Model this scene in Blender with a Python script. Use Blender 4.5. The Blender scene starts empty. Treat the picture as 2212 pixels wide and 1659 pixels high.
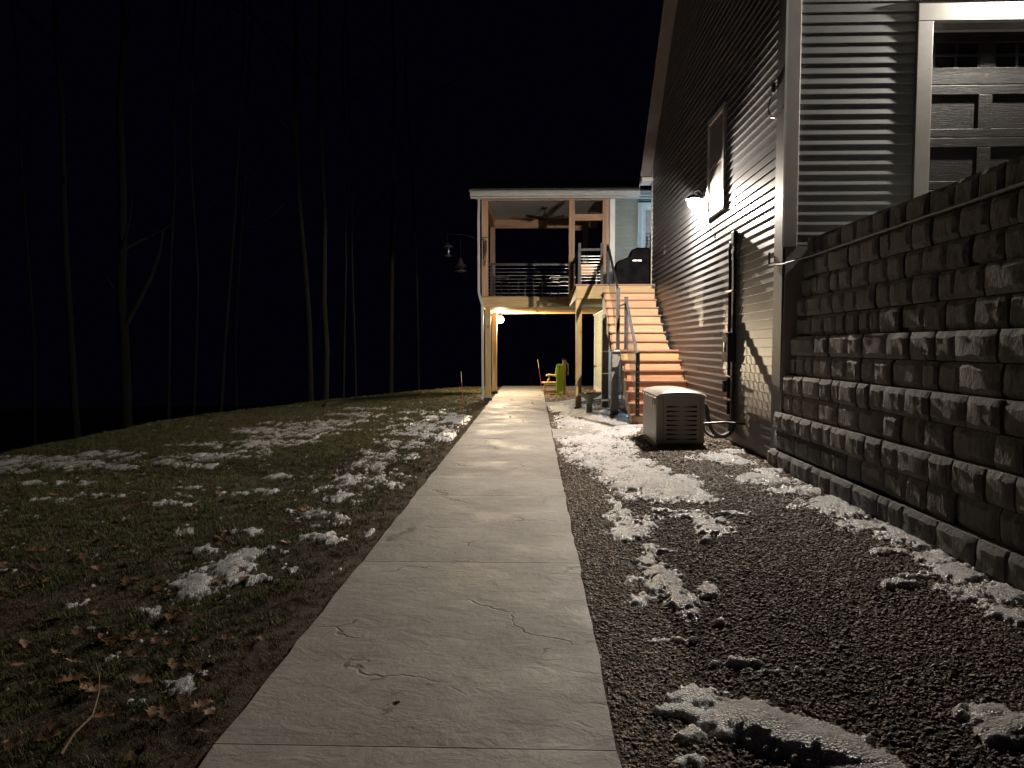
import bpy, math, random
import numpy as np
from mathutils import Vector, Matrix, Euler
random.seed(7); np.random.seed(7)
R = math.radians
S = bpy.context.scene
C = S.collection
# ---------------------------------------------------------------- camera, sky, exposure
F = 1534.0; CX, CY = 1106.0, 829.5; W, H = 2212, 1659
PITCH = math.atan((CY-748)/F); YAW = math.atan(47/F*math.cos(PITCH))
CAMZ = 1.4
cd = bpy.data.cameras.new('camera'); cam = bpy.data.objects.new('camera', cd); C.objects.link(cam)
cam.location = (0, 0, CAMZ); cam.rotation_euler = (R(90)-PITCH, 0, YAW)
cd.sensor_width = 36; cd.lens = F/W*36; cd.clip_start = .05; cd.clip_end = 400
S.camera = cam
w = bpy.data.worlds.new("World"); S.world = w; w.use_nodes = True
bg = w.node_tree.nodes['Background']; bg.inputs[0].default_value = (.22, .25, 1, 1); bg.inputs[1].default_value = .0017
S.view_settings.view_transform = 'Standard'; S.view_settings.look = 'None'
S.view_settings.gamma = 1; S.view_settings.use_curve_mapping = False
S.view_settings.exposure = .25
S.cycles.use_denoising = True
S.cycles.max_bounces = 6; S.cycles.diffuse_bounces = 3; S.cycles.glossy_bounces = 3
S.cycles.caustics_reflective = False; S.cycles.caustics_refractive = False
S.cycles.sample_clamp_indirect = 3
CAMR = cam.rotation_euler.to_matrix()
# lamp strengths (emission of the bulbs)
E_WALL, E_DECK, E_GARAGE, E_COOL, E_COOL2 = 80000, 41000, 56000, 1300, 1000

def P(u, v, Y):                     # ray through pixel onto the plane y = Y
    d = CAMR @ Vector(((u-CX)/F, -(v-CY)/F, -1)); t = Y/d.y
    return Vector((0, 0, CAMZ)) + d*t
Rn = np.array(CAMR).T
def proj(X, Y, Z):
    p = np.stack([X, Y, Z-CAMZ], -1) @ Rn.T
    return CX + F*p[..., 0]/-p[..., 2], CY - F*p[..., 1]/-p[..., 2]

# ---------------------------------------------------------------- noise and terrain
_tab = np.random.RandomState(3).rand(256, 256)
def vn(x, y):
    xi = np.floor(x).astype(int); yi = np.floor(y).astype(int); fx = x-xi; fy = y-yi
    fx = fx*fx*(3-2*fx); fy = fy*fy*(3-2*fy)
    a = _tab[xi % 256, yi % 256]; b = _tab[(xi+1) % 256, yi % 256]
    c = _tab[xi % 256, (yi+1) % 256]; d = _tab[(xi+1) % 256, (yi+1) % 256]
    return (a*(1-fx)+b*fx)*(1-fy)+(c*(1-fx)+d*fx)*fy
def fbm(x, y, o=4):
    s = 0; a = .5; t = 0
    for i in range(o):
        s = s+a*vn(x*2**i+17.3*i, y*2**i+9.1*i); t += a; a *= .5
    return s/t
def ss(t):
    t = np.clip(t, 0, 1); return t*t*(3-2*t)
def gz(X, D):
    X = np.asarray(X, float); D = np.asarray(D, float)
    z = -.035*np.ones(np.broadcast(X, D).shape)
    z = z+ss((X-.35)/1.3)*(.16+.015*ss((D-3)/4))*(1-ss((D-19)/3)*.8)
    l = ss((-1.12-X)/.25)
    z = z+l*(.035+.0) - .018*np.maximum(-1.2-X, 0)+l*.05*(fbm(X*1.3+5, D*1.3)-.5)+l*.03*(fbm(X*5, D*5, 2)-.5)
    xc = np.interp(D, [-10, 0, 9, 15, 20, 24, 27], [-9.5, -8.0, -7.2, -7.2, -5.2, -2.6, 3])
    c = np.maximum(np.maximum(xc-X, D-25.2), 0)
    z = z-np.minimum(.42*c*c/(c+1.2), 7)
    return z
def gz1(x, d): return float(gz(x, d))

# ---------------------------------------------------------------- materials
def nt(m): return m.node_tree.nodes, m.node_tree.links
def mat(name, col, rough=.6, col2=None, nscale=8, ndetail=6, bump=.0, bscale=30, metal=0, spec=.5, stretch=None,
        rough2=None, vary=0, bdist=.01, coord='Object', emit=None, contrast=(.35, .65), knots=False):
    m = bpy.data.materials.new(name); m.use_nodes = True
    N, L = nt(m); b = N['Principled BSDF']
    b.inputs['Roughness'].default_value = rough; b.inputs['Metallic'].default_value = metal
    b.inputs['Specular IOR Level'].default_value = spec
    b.inputs['Base Color'].default_value = (*col, 1)
    tc = N.new('ShaderNodeTexCoord'); mp = N.new('ShaderNodeMapping')
    L.new(tc.outputs[coord], mp.inputs['Vector'])
    if stretch: mp.inputs['Scale'].default_value = stretch
    vec = mp.outputs[0]
    if vary:
        oi = N.new('ShaderNodeObjectInfo'); va = N.new('ShaderNodeVectorMath'); va.operation = 'ADD'
        mu = N.new('ShaderNodeMath'); mu.operation = 'MULTIPLY'; mu.inputs[1].default_value = 37
        L.new(oi.outputs['Random'], mu.inputs[0]); L.new(vec, va.inputs[0]); L.new(mu.outputs[0], va.inputs[1]); vec = va.outputs[0]
    if col2:
        n = N.new('ShaderNodeTexNoise'); n.inputs['Scale'].default_value = nscale; n.inputs['Detail'].default_value = ndetail
        n.inputs['Distortion'].default_value = .3
        L.new(vec, n.inputs['Vector'])
        r = N.new('ShaderNodeValToRGB'); r.color_ramp.elements[0].color = (*col, 1); r.color_ramp.elements[1].color = (*col2, 1)
        r.color_ramp.elements[0].position, r.color_ramp.elements[1].position = contrast
        L.new(n.outputs['Fac'], r.inputs[0]); out = r.outputs[0]
        if knots:
            vo = N.new('ShaderNodeTexVoronoi'); vo.inputs['Scale'].default_value = knots
            m2 = N.new('ShaderNodeMapping'); m2.inputs['Scale'].default_value = tuple(min(1, s*.5+.2) for s in (stretch or (1, 1, 1)))
            L.new(tc.outputs[coord], m2.inputs[0]); v2 = N.new('ShaderNodeVectorMath'); v2.operation = 'ADD'
            L.new(m2.outputs[0], v2.inputs[0])
            if vary: L.new(mu.outputs[0], v2.inputs[1])
            L.new(v2.outputs[0], vo.inputs['Vector'])
            kr = N.new('ShaderNodeValToRGB'); kr.color_ramp.elements[0].color = (.18, .07, .03, 1); kr.color_ramp.elements[1].color = (1, 1, 1, 1)
            kr.color_ramp.elements[0].position = .03; kr.color_ramp.elements[1].position = .13
            L.new(vo.outputs['Distance'], kr.inputs[0])
            mx = N.new('ShaderNodeMix'); mx.data_type = 'RGBA'; mx.blend_type = 'MULTIPLY'; mx.inputs[0].default_value = .7
            L.new(out, mx.inputs[6]); L.new(kr.outputs[0], mx.inputs[7]); out = mx.outputs[2]
        if vary:
            hs = N.new('ShaderNodeHueSaturation'); ml = N.new('ShaderNodeMapRange')
            ml.inputs['To Min'].default_value = 1-vary; ml.inputs['To Max'].default_value = 1+vary
            L.new(oi.outputs['Random'], ml.inputs['Value']); L.new(ml.outputs[0], hs.inputs['Value'])
            L.new(out, hs.inputs['Color']); out = hs.outputs[0]
        L.new(out, b.inputs['Base Color'])
        if rough2 is not None:
            rr = N.new('ShaderNodeMapRange'); rr.inputs['From Min'].default_value = contrast[0]; rr.inputs['From Max'].default_value = contrast[1]
            rr.inputs['To Min'].default_value = rough; rr.inputs['To Max'].default_value = rough2
            L.new(n.outputs['Fac'], rr.inputs['Value']); L.new(rr.outputs[0], b.inputs['Roughness'])
    if bump:
        bn = N.new('ShaderNodeTexNoise'); bn.inputs['Scale'].default_value = bscale; bn.inputs['Detail'].default_value = 8
        bn.inputs['Roughness'].default_value = .65
        L.new(vec, bn.inputs['Vector'])
        bp = N.new('ShaderNodeBump'); bp.inputs['Strength'].default_value = bump; bp.inputs['Distance'].default_value = bdist
        L.new(bn.outputs['Fac'], bp.inputs['Height']); L.new(bp.outputs[0], b.inputs['Normal'])
    if emit:
        b.inputs['Emission Color'].default_value = (*emit[0], 1); b.inputs['Emission Strength'].default_value = emit[1]
    return m

def wood(name, a, b, axis, k=3, vary=.12, rough=.65, knots=2.2):
    s = [26, 26, 26]; s[axis] = 1.6
    return mat(name, a, rough, b, 1, 5, .25, 3, stretch=tuple(s), vary=vary, bdist=.002, knots=knots, contrast=(.3, .7))
M = {}
OR1, OR2 = (.40, .215, .11), (.56, .33, .19)
for i, ax in enumerate('xyz'):
    M['cedar_'+ax] = wood('cedar_'+ax, OR1, OR2, i)
    M['pine_'+ax] = wood('treated_pine_'+ax, (.36, .25, .11), (.50, .36, .17), i)
    M['rough_cedar_'+ax] = wood('rough_cedar_'+ax, (.30, .17, .10), (.46, .29, .18), i)
M['tread'] = wood('composite_tread', (.20, .10, .065), (.28, .15, .10), 0, knots=False)
M['grey_wood'] = wood('weathered_wood', (.22, .20, .18), (.34, .31, .28), 2)
M['siding'] = mat('grey_vinyl_siding', (.142, .146, .156), .43, (.160, .164, .172), 3, 4, .06, 260, vary=.06, bdist=.001, spec=.75)
M['siding_lamplit'] = mat('lamplit_green_siding', (.36, .39, .30), .5, (.42, .45, .35), 4, 4, .05, 200, vary=.06, bdist=.001)  # paler copy of the siding, the deck lamp's brightness put into its colour
M['siding_grey'] = mat('slate_green_siding', (.17, .20, .19), .5, (.2, .23, .22), 4, 4, .05, 200, vary=.05, bdist=.001)
M['white'] = mat('white_vinyl_trim', (.66, .66, .65), .42, (.74, .74, .72), 5, 4, .03, 80)
M['offwhite'] = mat('aged_white_aluminium', (.40, .40, .395), .5, (.46, .46, .45), 5, 4, .03, 80)
M['grey_trim'] = mat('grey_painted_trim', (.12, .12, .12), .55, (.15, .15, .147), 6, 4, .05, 60)
M['taupe'] = mat('taupe_trim', (.40, .37, .35), .5, (.45, .42, .40), 6, 4, .04, 60)
M['casing'] = mat('taupe_door_casing', (.24, .225, .215), .5, (.28, .26, .25), 6, 4, .04, 60)
M['sheath'] = mat('wall_sheathing', (.05, .05, .05), .8, (.07, .07, .07), 3)
M['soffit'] = mat('taupe_soffit', (.30, .27, .26), .6, (.34, .31, .30), 3, 3)
M['shingle'] = mat('asphalt_shingle', (.035, .035, .04), .9, (.07, .07, .075), 20, 4, .5, 60)
M['ceil'] = mat('porch_ceiling_white', (.5, .49, .5), .7, (.54, .53, .54), 3, 3)
M['black'] = mat('black_metal', (.012, .012, .013), .4, (.02, .02, .02), 20, 3)
M['rail'] = mat('charcoal_rail_metal', (.028, .028, .030), .6, (.045, .045, .048), 20, 3, spec=.25)
M['steel'] = mat('steel_cable', (.55, .52, .5), .3, metal=1)
M['plastic'] = mat('white_plastic', (.7, .69, .66), .4, (.6, .59, .56), 10)
M['cover'] = mat('black_fabric_cover', (.006, .006, .007), .95, (.012, .012, .013), 6, 5, .4, 8, bdist=.03, spec=.02)
M['door'] = mat('dark_grained_door', (.009, .008, .009), .5, (.018, .016, .016), 1, 8, .9, 1.6, stretch=(5, 60, 90), bdist=.004, spec=.25, contrast=(.3, .7))
M['glassdark'] = mat('dark_glass', (.008, .008, .01), .08, (.014, .014, .016), 3)
M['frost'] = mat('frosted_glass', (.20, .19, .185), .3, (.34, .33, .32), 60, 5, .8, 110, bdist=.004)
M['gen'] = mat('beige_generator_paint', (.30, .285, .25), .42, (.33, .315, .275), 5, 4, .06, 150, bdist=.002)
M['vent'] = mat('vent_black', (.006, .006, .006), .8, (.01, .01, .01), 5)
M['block'] = mat('charcoal_block', (.15, .148, .145), .85, (.255, .25, .243), 22, 9, 1, 34, vary=.18, rough2=.95, bdist=.014, contrast=(.3, .72), stretch=(1, 1, .5))
M['blockcore'] = mat('block_shadow_core', (.02, .018, .017), .95, (.03, .028, .026), 8)
M['bath'] = mat('mossy_concrete', (.26, .27, .17), .8, (.42, .42, .31), 7, 6, .5, 30)
M['hose'] = mat('lime_hose', (.42, .62, .03), .35, (.5, .7, .08), 9)
M['orange'] = mat('orange_fibreglass', (.35, .07, .025), .5, (.3, .06, .02), 9)
M['red'] = mat('red_fibreglass', (.12, .03, .02), .5, (.1, .02, .02), 9)
M['copper'] = mat('bronze_tin', (.05, .043, .038), .6, (.03, .025, .022), 12, metal=.4)
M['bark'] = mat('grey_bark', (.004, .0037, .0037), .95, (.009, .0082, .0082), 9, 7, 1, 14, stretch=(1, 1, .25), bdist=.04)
M['cutwood'] = mat('cut_log_end', (.5, .4, .28), .8, (.4, .3, .2), 20)
M['twig'] = mat('pale_twig', (.10, .07, .04), .8, (.16, .12, .07), 20, 4, .4, 60)
M['paving_drive'] = mat('driveway_concrete', (.2, .19, .18), .85, (.26, .25, .23), 4, 6, .3, 40)
M['blind'] = mat('curtain_cloth', (.36, .27, .25), .8, (.44, .34, .31), 6)
def bulb(n, c, e): return mat(n, (1, 1, 1), .5, emit=(c, e))
M['b1'] = bulb('wall_bulb_glow', (1, .88, .75), E_WALL); M['b2'] = bulb('deck_bulb_glow', (1, .78, .52), E_DECK)
M['b3'] = bulb('garage_bulb_glow', (1, .93, .80), E_GARAGE); M['b4'] = bulb('cool_bulb_glow', (.62, .84, 1), E_COOL)
M['b5'] = bulb('cool_low_bulb_glow', (.5, .78, 1), E_COOL2)

def glare_mat():  # for added globes that imitate the wide white glare round a small bulb
    m = bpy.data.materials.new('frosted_glare_globe'); m.use_nodes = True; N, L = nt(m)
    N.remove(N['Principled BSDF']); o = N['Material Output']; mx = N.new('ShaderNodeMixShader'); mx.inputs[0].default_value = .3
    a = N.new('ShaderNodeBsdfTransparent'); b = N.new('ShaderNodeBsdfTranslucent'); b.inputs[0].default_value = (.9, .88, .84, 1)
    L.new(a.outputs[0], mx.inputs[1]); L.new(b.outputs[0], mx.inputs[2]); L.new(mx.outputs[0], o.inputs[0]); return m
M['glare'] = glare_mat()
def soil_mat():
    m = mat('lawn_soil', (.035, .024, .014), .95, (.08, .06, .035), 3, 8, 1, 40, bdist=.03); return m
M['soil'] = soil_mat()
M['gravelbase'] = mat('gravel_bed', (.035, .028, .021), .95, (.12, .10, .08), 45, 4, 1, 55, bdist=.03, coord='Object')
def stone_mat(name, a, b):
    m = mat(name, a, .6, b, 1, 3, .3, 60, bdist=.003); N, L = nt(m)
    oi = N.new('ShaderNodeObjectInfo'); r = N.new('ShaderNodeValToRGB')
    cr = r.color_ramp; cr.elements[0].color = (*a, 1); cr.elements[1].color = (*b, 1)
    e = cr.elements.new(.5); e.color = (a[0]*1.6, a[1]*1.45, a[2]*1.25, 1)
    L.new(oi.outputs['Random'], r.inputs[0]); L.new(r.outputs[0], N['Principled BSDF'].inputs['Base Color']); return m
M['pebble'] = stone_mat('pebbles', (.085, .056, .038), (.38, .295, .21))
def blade_mat(name, a, b):
    m = stone_mat(name, a, b); N, L = nt(m); N['Principled BSDF'].inputs['Roughness'].default_value = .55
    N['Principled BSDF'].inputs['Specular IOR Level'].default_value = .3; return m
M['grass_g'] = blade_mat('green_blades', (.05, .062, .02), (.15, .155, .06))
M['grass_b'] = blade_mat('brown_blades', (.08, .05, .026), (.20, .14, .08))
M['leaf'] = blade_mat('oak_leaf_brown', (.09, .052, .03), (.24, .15, .09))

def concrete_mat():
    m = bpy.data.materials.new('stamped_concrete'); m.use_nodes = True; N, L = nt(m); b = N['Principled BSDF']
    tc = N.new('ShaderNodeTexCoord'); V = tc.outputs['Object']
    def noise(sc, det=6, rg=.6, vec=V, dist=0):
        n = N.new('ShaderNodeTexNoise'); n.inputs['Scale'].default_value = sc; n.inputs['Detail'].default_value = det
        n.inputs['Roughness'].default_value = rg; n.inputs['Distortion'].default_value = dist; L.new(vec, n.inputs['Vector']); return n
    def ramp(inp, p0, p1, c0, c1):
        r = N.new('ShaderNodeValToRGB'); r.color_ramp.elements[0].position = p0; r.color_ramp.elements[1].position = p1
        r.color_ramp.elements[0].color = (*c0, 1); r.color_ramp.elements[1].color = (*c1, 1); L.new(inp, r.inputs[0]); return r
    def math_(op, a, bb):
        n = N.new('ShaderNodeMath'); n.operation = op
        for i, v in enumerate((a, bb)):
            if isinstance(v, (int, float)): n.inputs[i].default_value = v
            else: L.new(v, n.inputs[i])
        return n.outputs[0]
    base = ramp(noise(1.3, 8, .7).outputs['Fac'], .3, .7, (.255, .238, .215), (.405, .382, .352))
    fine = ramp(noise(22, 8, .7).outputs['Fac'], .35, .7, (.80, .80, .80), (1, 1, 1))
    mx = N.new('ShaderNodeMix'); mx.data_type = 'RGBA'; mx.blend_type = 'MULTIPLY'; mx.inputs[0].default_value = .75
    L.new(base.outputs[0], mx.inputs[6]); L.new(fine.outputs[0], mx.inputs[7])
    # wandering seams of the stamp: warped voronoi borders, broken up by a mask
    wn = noise(2.2, 4, .55); vm = N.new('ShaderNodeVectorMath'); vm.operation = 'MULTIPLY_ADD'
    L.new(wn.outputs['Color'], vm.inputs[0]); vm.inputs[1].default_value = (.55, .55, .0); L.new(V, vm.inputs[2])
    mp = N.new('ShaderNodeMapping'); mp.inputs['Scale'].default_value = (.95, 1.25, 1); mp.inputs['Rotation'].default_value = (0, 0, .35)
    L.new(vm.outputs[0], mp.inputs[0])
    vo = N.new('ShaderNodeTexVoronoi'); vo.feature = 'DISTANCE_TO_EDGE'; vo.inputs['Scale'].default_value = 1.05; L.new(mp.outputs[0], vo.inputs['Vector'])
    seam = ramp(vo.outputs['Distance'], .0, .012, (1, 1, 1), (0, 0, 0))
    mask = ramp(noise(1.9, 3).outputs['Fac'], .49, .56, (0, 0, 0), (1, 1, 1))
    sm = math_('MULTIPLY', seam.outputs[0], mask.outputs[0])
    mx2 = N.new('ShaderNodeMix'); mx2.data_type = 'RGBA'; mx2.blend_type = 'MIX'
    L.new(math_('MULTIPLY', sm, .6), mx2.inputs[0]); L.new(mx.outputs[2], mx2.inputs[6]); mx2.inputs[7].default_value = (.06, .05, .04, 1)
    L.new(mx2.outputs[2], b.inputs['Base Color'])
    wet = ramp(noise(1.6, 5, .7).outputs['Fac'], .42, .62, (.72,)*3, (.52,)*3); L.new(wet.outputs[0], b.inputs['Roughness'])
    st = N.new('ShaderNodeMapping'); st.inputs['Scale'].default_value = (1, 1.4, 1); L.new(V, st.inputs[0])
    ridge = noise(5.5, 9, .62, st.outputs[0], .6)
    sc = noise(38, 6, .7)
    h = math_('ADD', math_('MULTIPLY', ridge.outputs['Fac'], 1.0), math_('MULTIPLY', sc.outputs['Fac'], .22))
    h = math_('SUBTRACT', h, math_('MULTIPLY', sm, .35))
    bp = N.new('ShaderNodeBump'); bp.inputs['Strength'].default_value = .62; bp.inputs['Distance'].default_value = .02
    L.new(h, bp.inputs['Height']); L.new(bp.outputs[0], b.inputs['Normal'])
    b.inputs['Specular IOR Level'].default_value = .28
    return m
M['concrete'] = concrete_mat()
def snow_mat():
    m = mat('granular_snow', (.72, .72, .74), .42, (.80, .80, .81), 12, 6, bump=0); N, L = nt(m); b = N['Principled BSDF']
    tc = N.new('ShaderNodeTexCoord')
    n1 = N.new('ShaderNodeTexNoise'); n1.inputs['Scale'].default_value = 75; n1.inputs['Detail'].default_value = 6; n1.inputs['Roughness'].default_value = .8
    v = N.new('ShaderNodeTexVoronoi'); v.inputs['Scale'].default_value = 110
    L.new(tc.outputs['Object'], n1.inputs['Vector']); L.new(tc.outputs['Object'], v.inputs['Vector'])
    a = N.new('ShaderNodeMath'); a.operation = 'ADD'; L.new(n1.outputs['Fac'], a.inputs[0]); L.new(v.outputs['Distance'], a.inputs[1])
    bp = N.new('ShaderNodeBump'); bp.inputs['Strength'].default_value = .65; bp.inputs['Distance'].default_value = .012
    L.new(a.outputs[0], bp.inputs['Height']); L.new(bp.outputs[0], b.inputs['Normal'])
    # dirt specks frozen into the crust
    d = N.new('ShaderNodeTexNoise'); d.inputs['Scale'].default_value = 28; d.inputs['Detail'].default_value = 8; d.inputs['Roughness'].default_value = .8
    L.new(tc.outputs['Object'], d.inputs['Vector'])
    r = N.new('ShaderNodeValToRGB'); r.color_ramp.elements[0].position = .30; r.color_ramp.elements[1].position = .52
    r.color_ramp.elements[0].color = (.16, .13, .10, 1); r.color_ramp.elements[1].color = (.56, .56, .575, 1)
    L.new(d.outputs['Fac'], r.inputs[0]); L.new(r.outputs[0], b.inputs['Base Color']); b.inputs['Roughness'].default_value = .3
    b.inputs['Subsurface Weight'].default_value = .6; b.inputs['Subsurface Scale'].default_value = .05; b.inputs['Subsurface Radius'].default_value = (1, .95, .9)
    return m
M['snow'] = snow_mat()

# ---------------------------------------------------------------- mesh helpers
ORG = {}                                     # world origin of each root
def me_of(v, f, m, name, smooth=False):
    me = bpy.data.meshes.new(name); me.from_pydata([tuple(p) for p in v], [], f); me.materials.append(m)
    if smooth: me.polygons.foreach_set('use_smooth', [True]*len(me.polygons))
    me.update(); return me
def tag(o, label=None, cat=None, group=None, kind=None):
    if label: o['label'] = label
    if cat: o['category'] = cat
    if group: o['group'] = group
    if kind: o['kind'] = kind
    return o
def thing(name, loc, label, cat, group=None):
    o = bpy.data.objects.new(name, None); C.objects.link(o); o.location = loc; o.empty_display_size = .1
    ORG[o.name] = Vector(loc); return tag(o, label, cat, group)
class MB:
    def __init__(s): s.v = []; s.f = []
    def add(s, v, f):
        n = len(s.v); s.v += [Vector(p) for p in v]; s.f += [tuple(i+n for i in q) for q in f]; return s
    def box(s, x0, x1, y0, y1, z0, z1):
        v = [(x, y, z) for z in (z0, z1) for y in (y0, y1) for x in (x0, x1)]
        return s.add(v, [(0, 2, 3, 1), (4, 5, 7, 6), (0, 1, 5, 4), (2, 6, 7, 3), (0, 4, 6, 2), (1, 3, 7, 5)])
    def bar(s, a, b, w, h, up=(0, 0, 1)):
        a, b = Vector(a), Vector(b); d = (b-a).normalized(); u = Vector(up)
        if abs(d.dot(u)) > .99: u = Vector((0, 1, 0))
        r = d.cross(u).normalized()*w/2; t = r.cross(d).normalized()*h/2
        v = [p+i*r+j*t for p in (a, b) for i, j in ((-1, -1), (1, -1), (1, 1), (-1, 1))]
        return s.add(v, [(3, 2, 1, 0), (4, 5, 6, 7), (0, 1, 5, 4), (1, 2, 6, 5), (2, 3, 7, 6), (3, 0, 4, 7)])
    def tube(s, pts, r, n=8, caps=True):
        pts = [Vector(p) for p in pts]; rs = r if isinstance(r, (list, tuple)) else [r]*len(pts)
        v = []; f = []; pu = None
        for i, p in enumerate(pts):
            d = (pts[min(i+1, len(pts)-1)]-pts[max(i-1, 0)])
            d = d.normalized() if d.length > 1e-9 else Vector((0, 0, 1))
            u = pu if pu is not None else (Vector((0, 0, 1)) if abs(d.z) < .9 else Vector((1, 0, 0)))
            u = (u-d*u.dot(d)).normalized(); pu = u; q = d.cross(u)
            for k in range(n):
                a = 2*math.pi*k/n; v.append(p+(u*math.cos(a)+q*math.sin(a))*rs[i])
        for i in range(len(pts)-1):
            for k in range(n): f.append((i*n+k, i*n+(k+1) % n, (i+1)*n+(k+1) % n, (i+1)*n+k))
        if caps: f += [tuple(range(n))[::-1], tuple((len(pts)-1)*n+k for k in range(n))]
        return s.add(v, f)
    def lathe(s, prof, c, n=20, ax='z'):
        v = []; f = []
        for r, z in prof:
            for k in range(n):
                a = 2*math.pi*k/n; p = Vector((r*math.cos(a), r*math.sin(a), z))
                if ax == 'y': p = Vector((p.x, p.z, p.y))
                if ax == 'x': p = Vector((p.z, p.x, p.y))
                v.append(p+Vector(c))
        m = len(prof)
        for i in range(m-1):
            for k in range(n): f.append((i*n+k, i*n+(k+1) % n, (i+1)*n+(k+1) % n, (i+1)*n+k))
        f += [tuple(range(n))[::-1], tuple((m-1)*n+k for k in range(n))]
        return s.add(v, f)
    def prism(s, poly, a, b, ax):            # poly in the two other axes, extruded from a to b
        n = len(poly); v = []
        for t in (a, b):
            for p, q in poly:
                v.append({'x': (t, p, q), 'y': (p, t, q), 'z': (p, q, t)}[ax])
        f = [tuple(range(n))[::-1], tuple(range(n, 2*n))]+[(i, (i+1) % n, n+(i+1) % n, n+i) for i in range(n)]
        return s.add(v, f)
    def build(s, name, m, parent=None, smooth=False, bevel=0, label=None, cat=None, group=None, kind=None, base=True):
        off = Vector((0, 0, 0)); root = parent
        while root is not None and root.parent is not None: root = root.parent
        if root is not None: off = ORG[root.name]
        elif base and kind != 'structure':
            xs = [p.x for p in s.v]; ys = [p.y for p in s.v]
            off = Vector(((min(xs)+max(xs))/2, (min(ys)+max(ys))/2, min(p.z for p in s.v)))
        me = me_of([p-off for p in s.v], s.f, M[m] if isinstance(m, str) else m, name, smooth)
        o = bpy.data.objects.new(name, me); C.objects.link(o); o.parent = parent
        if parent is None: o.location = off; ORG[o.name] = off.copy()
        if bevel:
            b = o.modifiers.new('bevel', 'BEVEL'); b.width = bevel; b.segments = 2; b.limit_method = 'ANGLE'
        if smooth and not bevel:
            try: me.set_sharp_from_angle(angle=R(40))
            except Exception: pass
        return tag(o, label, cat, group, kind)
def bx(name, m, parent, *a, bevel=0, **k): return MB().box(*a).build(name, m, parent, bevel=bevel, **k)

# ---------------------------------------------------------------- ground, walk, gravel
def sheet(name, xs, ds, zf, m, keep=None, label=None):
    X, D = np.meshgrid(xs, ds); Z = zf(X, D); nx = len(xs); nd = len(ds)
    i = np.arange((nx-1)*(nd-1)); r = i//(nx-1); c = i % (nx-1); a = r*nx+c
    q = np.stack([a, a+1, a+nx+1, a+nx], 1)
    if keep is not None:
        K = keep(X, D, Z).ravel(); q = q[K[q].any(1)]
        used = np.zeros(nx*nd, bool); used[q.ravel()] = True; mp = np.cumsum(used)-1
        V = np.stack([X.ravel(), D.ravel(), Z.ravel()], 1)[used]; q = mp[q]
    else: V = np.stack([X.ravel(), D.ravel(), Z.ravel()], 1)
    me = bpy.data.meshes.new(name); me.vertices.add(len(V)); me.vertices.foreach_set('co', V.ravel())
    me.loops.add(len(q)*4); me.loops.foreach_set('vertex_index', q.ravel().astype(np.int32))
    me.polygons.add(len(q)); me.polygons.foreach_set('loop_start', (np.arange(len(q))*4).astype(np.int32))
    me.update(calc_edges=True); me.polygons.foreach_set('use_smooth', np.ones(len(q), bool)); me.materials.append(M[m])
    o = bpy.data.objects.new(name, me); C.objects.link(o); return o
ar = np.arange
gx = np.concatenate([ar(-90, -9, 2), ar(-9, 3, .12), ar(3, 60, 2.5)])
gd = np.concatenate([ar(-14, 1, .5), ar(1, 26, .12), ar(26, 110, 2.5)])
g = sheet('ground', gx, gd, gz, 'soil'); tag(g, 'dark lawn ground falling away to the woods', kind='structure')
gb = sheet('gravel_bed', np.linspace(.29, 3.3, 60), np.concatenate([ar(-1, 16, .15), ar(16, 23.4, .3)]), lambda X, D: gz(X, D)+.006, 'gravelbase')
tag(gb, 'dark bed of small gravel between the walk and the house', kind='structure')
bpy.data.objects['ground'].data.update()

# sidewalk: slabs cut by control joints
XL, XR = -1.12, .295
walk = bpy.data.objects.new('sidewalk', None); C.objects.link(walk); tag(walk, 'stamped concrete walk leading under the deck', kind='structure'); ORG['sidewalk'] = Vector((0, 0, 0))
def slab(x0, x1, d0, d1, zf, parent, name='slab', jag=.010):
    nx = 10; nd = max(6, int((d1-d0)/.12)); v = []; f = []
    for j in range(nd+1):
        for i in range(nx+1):
            x = x0+(x1-x0)*i/nx; d = d0+(d1-d0)*j/nd
            e = (i in (0, nx)); 
            if e: x += jag*(2*float(vn(np.float64(d*7+i), np.float64(3.3)))-1)
            z = zf(x, d)-(.005 if (e or j in (0, nd)) else 0)
            v.append((x, d, z))
    for j in range(nd):
        for i in range(nx): a = j*(nx+1)+i; f.append((a, a+1, a+nx+2, a+nx+1))
    n = len(v); ring = [i for i in range(nx+1)]+[j*(nx+1)+nx for j in range(1, nd+1)]+[nd*(nx+1)+i for i in range(nx-1, -1, -1)]+[j*(nx+1) for j in range(nd-1, 0, -1)]
    v += [(v[k][0], v[k][1], v[k][2]-.12) for k in ring]
    for k in range(len(ring)): f.append((ring[k], n+k, n+(k+1) % len(ring), ring[(k+1) % len(ring)]))
    mb = MB(); mb.add(v, f); return mb.build(name, 'concrete', parent, smooth=True)
js = [-1.6, .35, 2.41, 4.55, 6.62, 8.62, 10.7, 12.8, 14.95, 17.1, 19.3, 21.4, 23.5]
for a, b in zip(js[:-1], js[1:]): slab(XL, XR, a+.0022, b-.0022, lambda x, d: .0, walk)
slab(XL, .9, 23.51, 25.2, lambda x, d: 0., walk); slab(.91, 2.6, 23.51, 25.2, lambda x, d: .0, walk)
pad = bpy.data.objects.new('path_to_steps', None); C.objects.link(pad); tag(pad, 'concrete pad from walk to foot of stairs', kind='structure'); ORG['path_to_steps'] = Vector((0, 0, 0))
zp = lambda x, d: gz1(x, d)+.03
slab(.305, 1.1, 10.85, 12.1, zp, pad); slab(1.11, 1.95, 10.85, 12.1, zp, pad)
pad2 = bpy.data.objects.new('path_to_basement_door', None); C.objects.link(pad2); tag(pad2, 'concrete path across gravel to the lower door', kind='structure'); ORG['path_to_basement_door'] = Vector((0, 0, 0))
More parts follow.
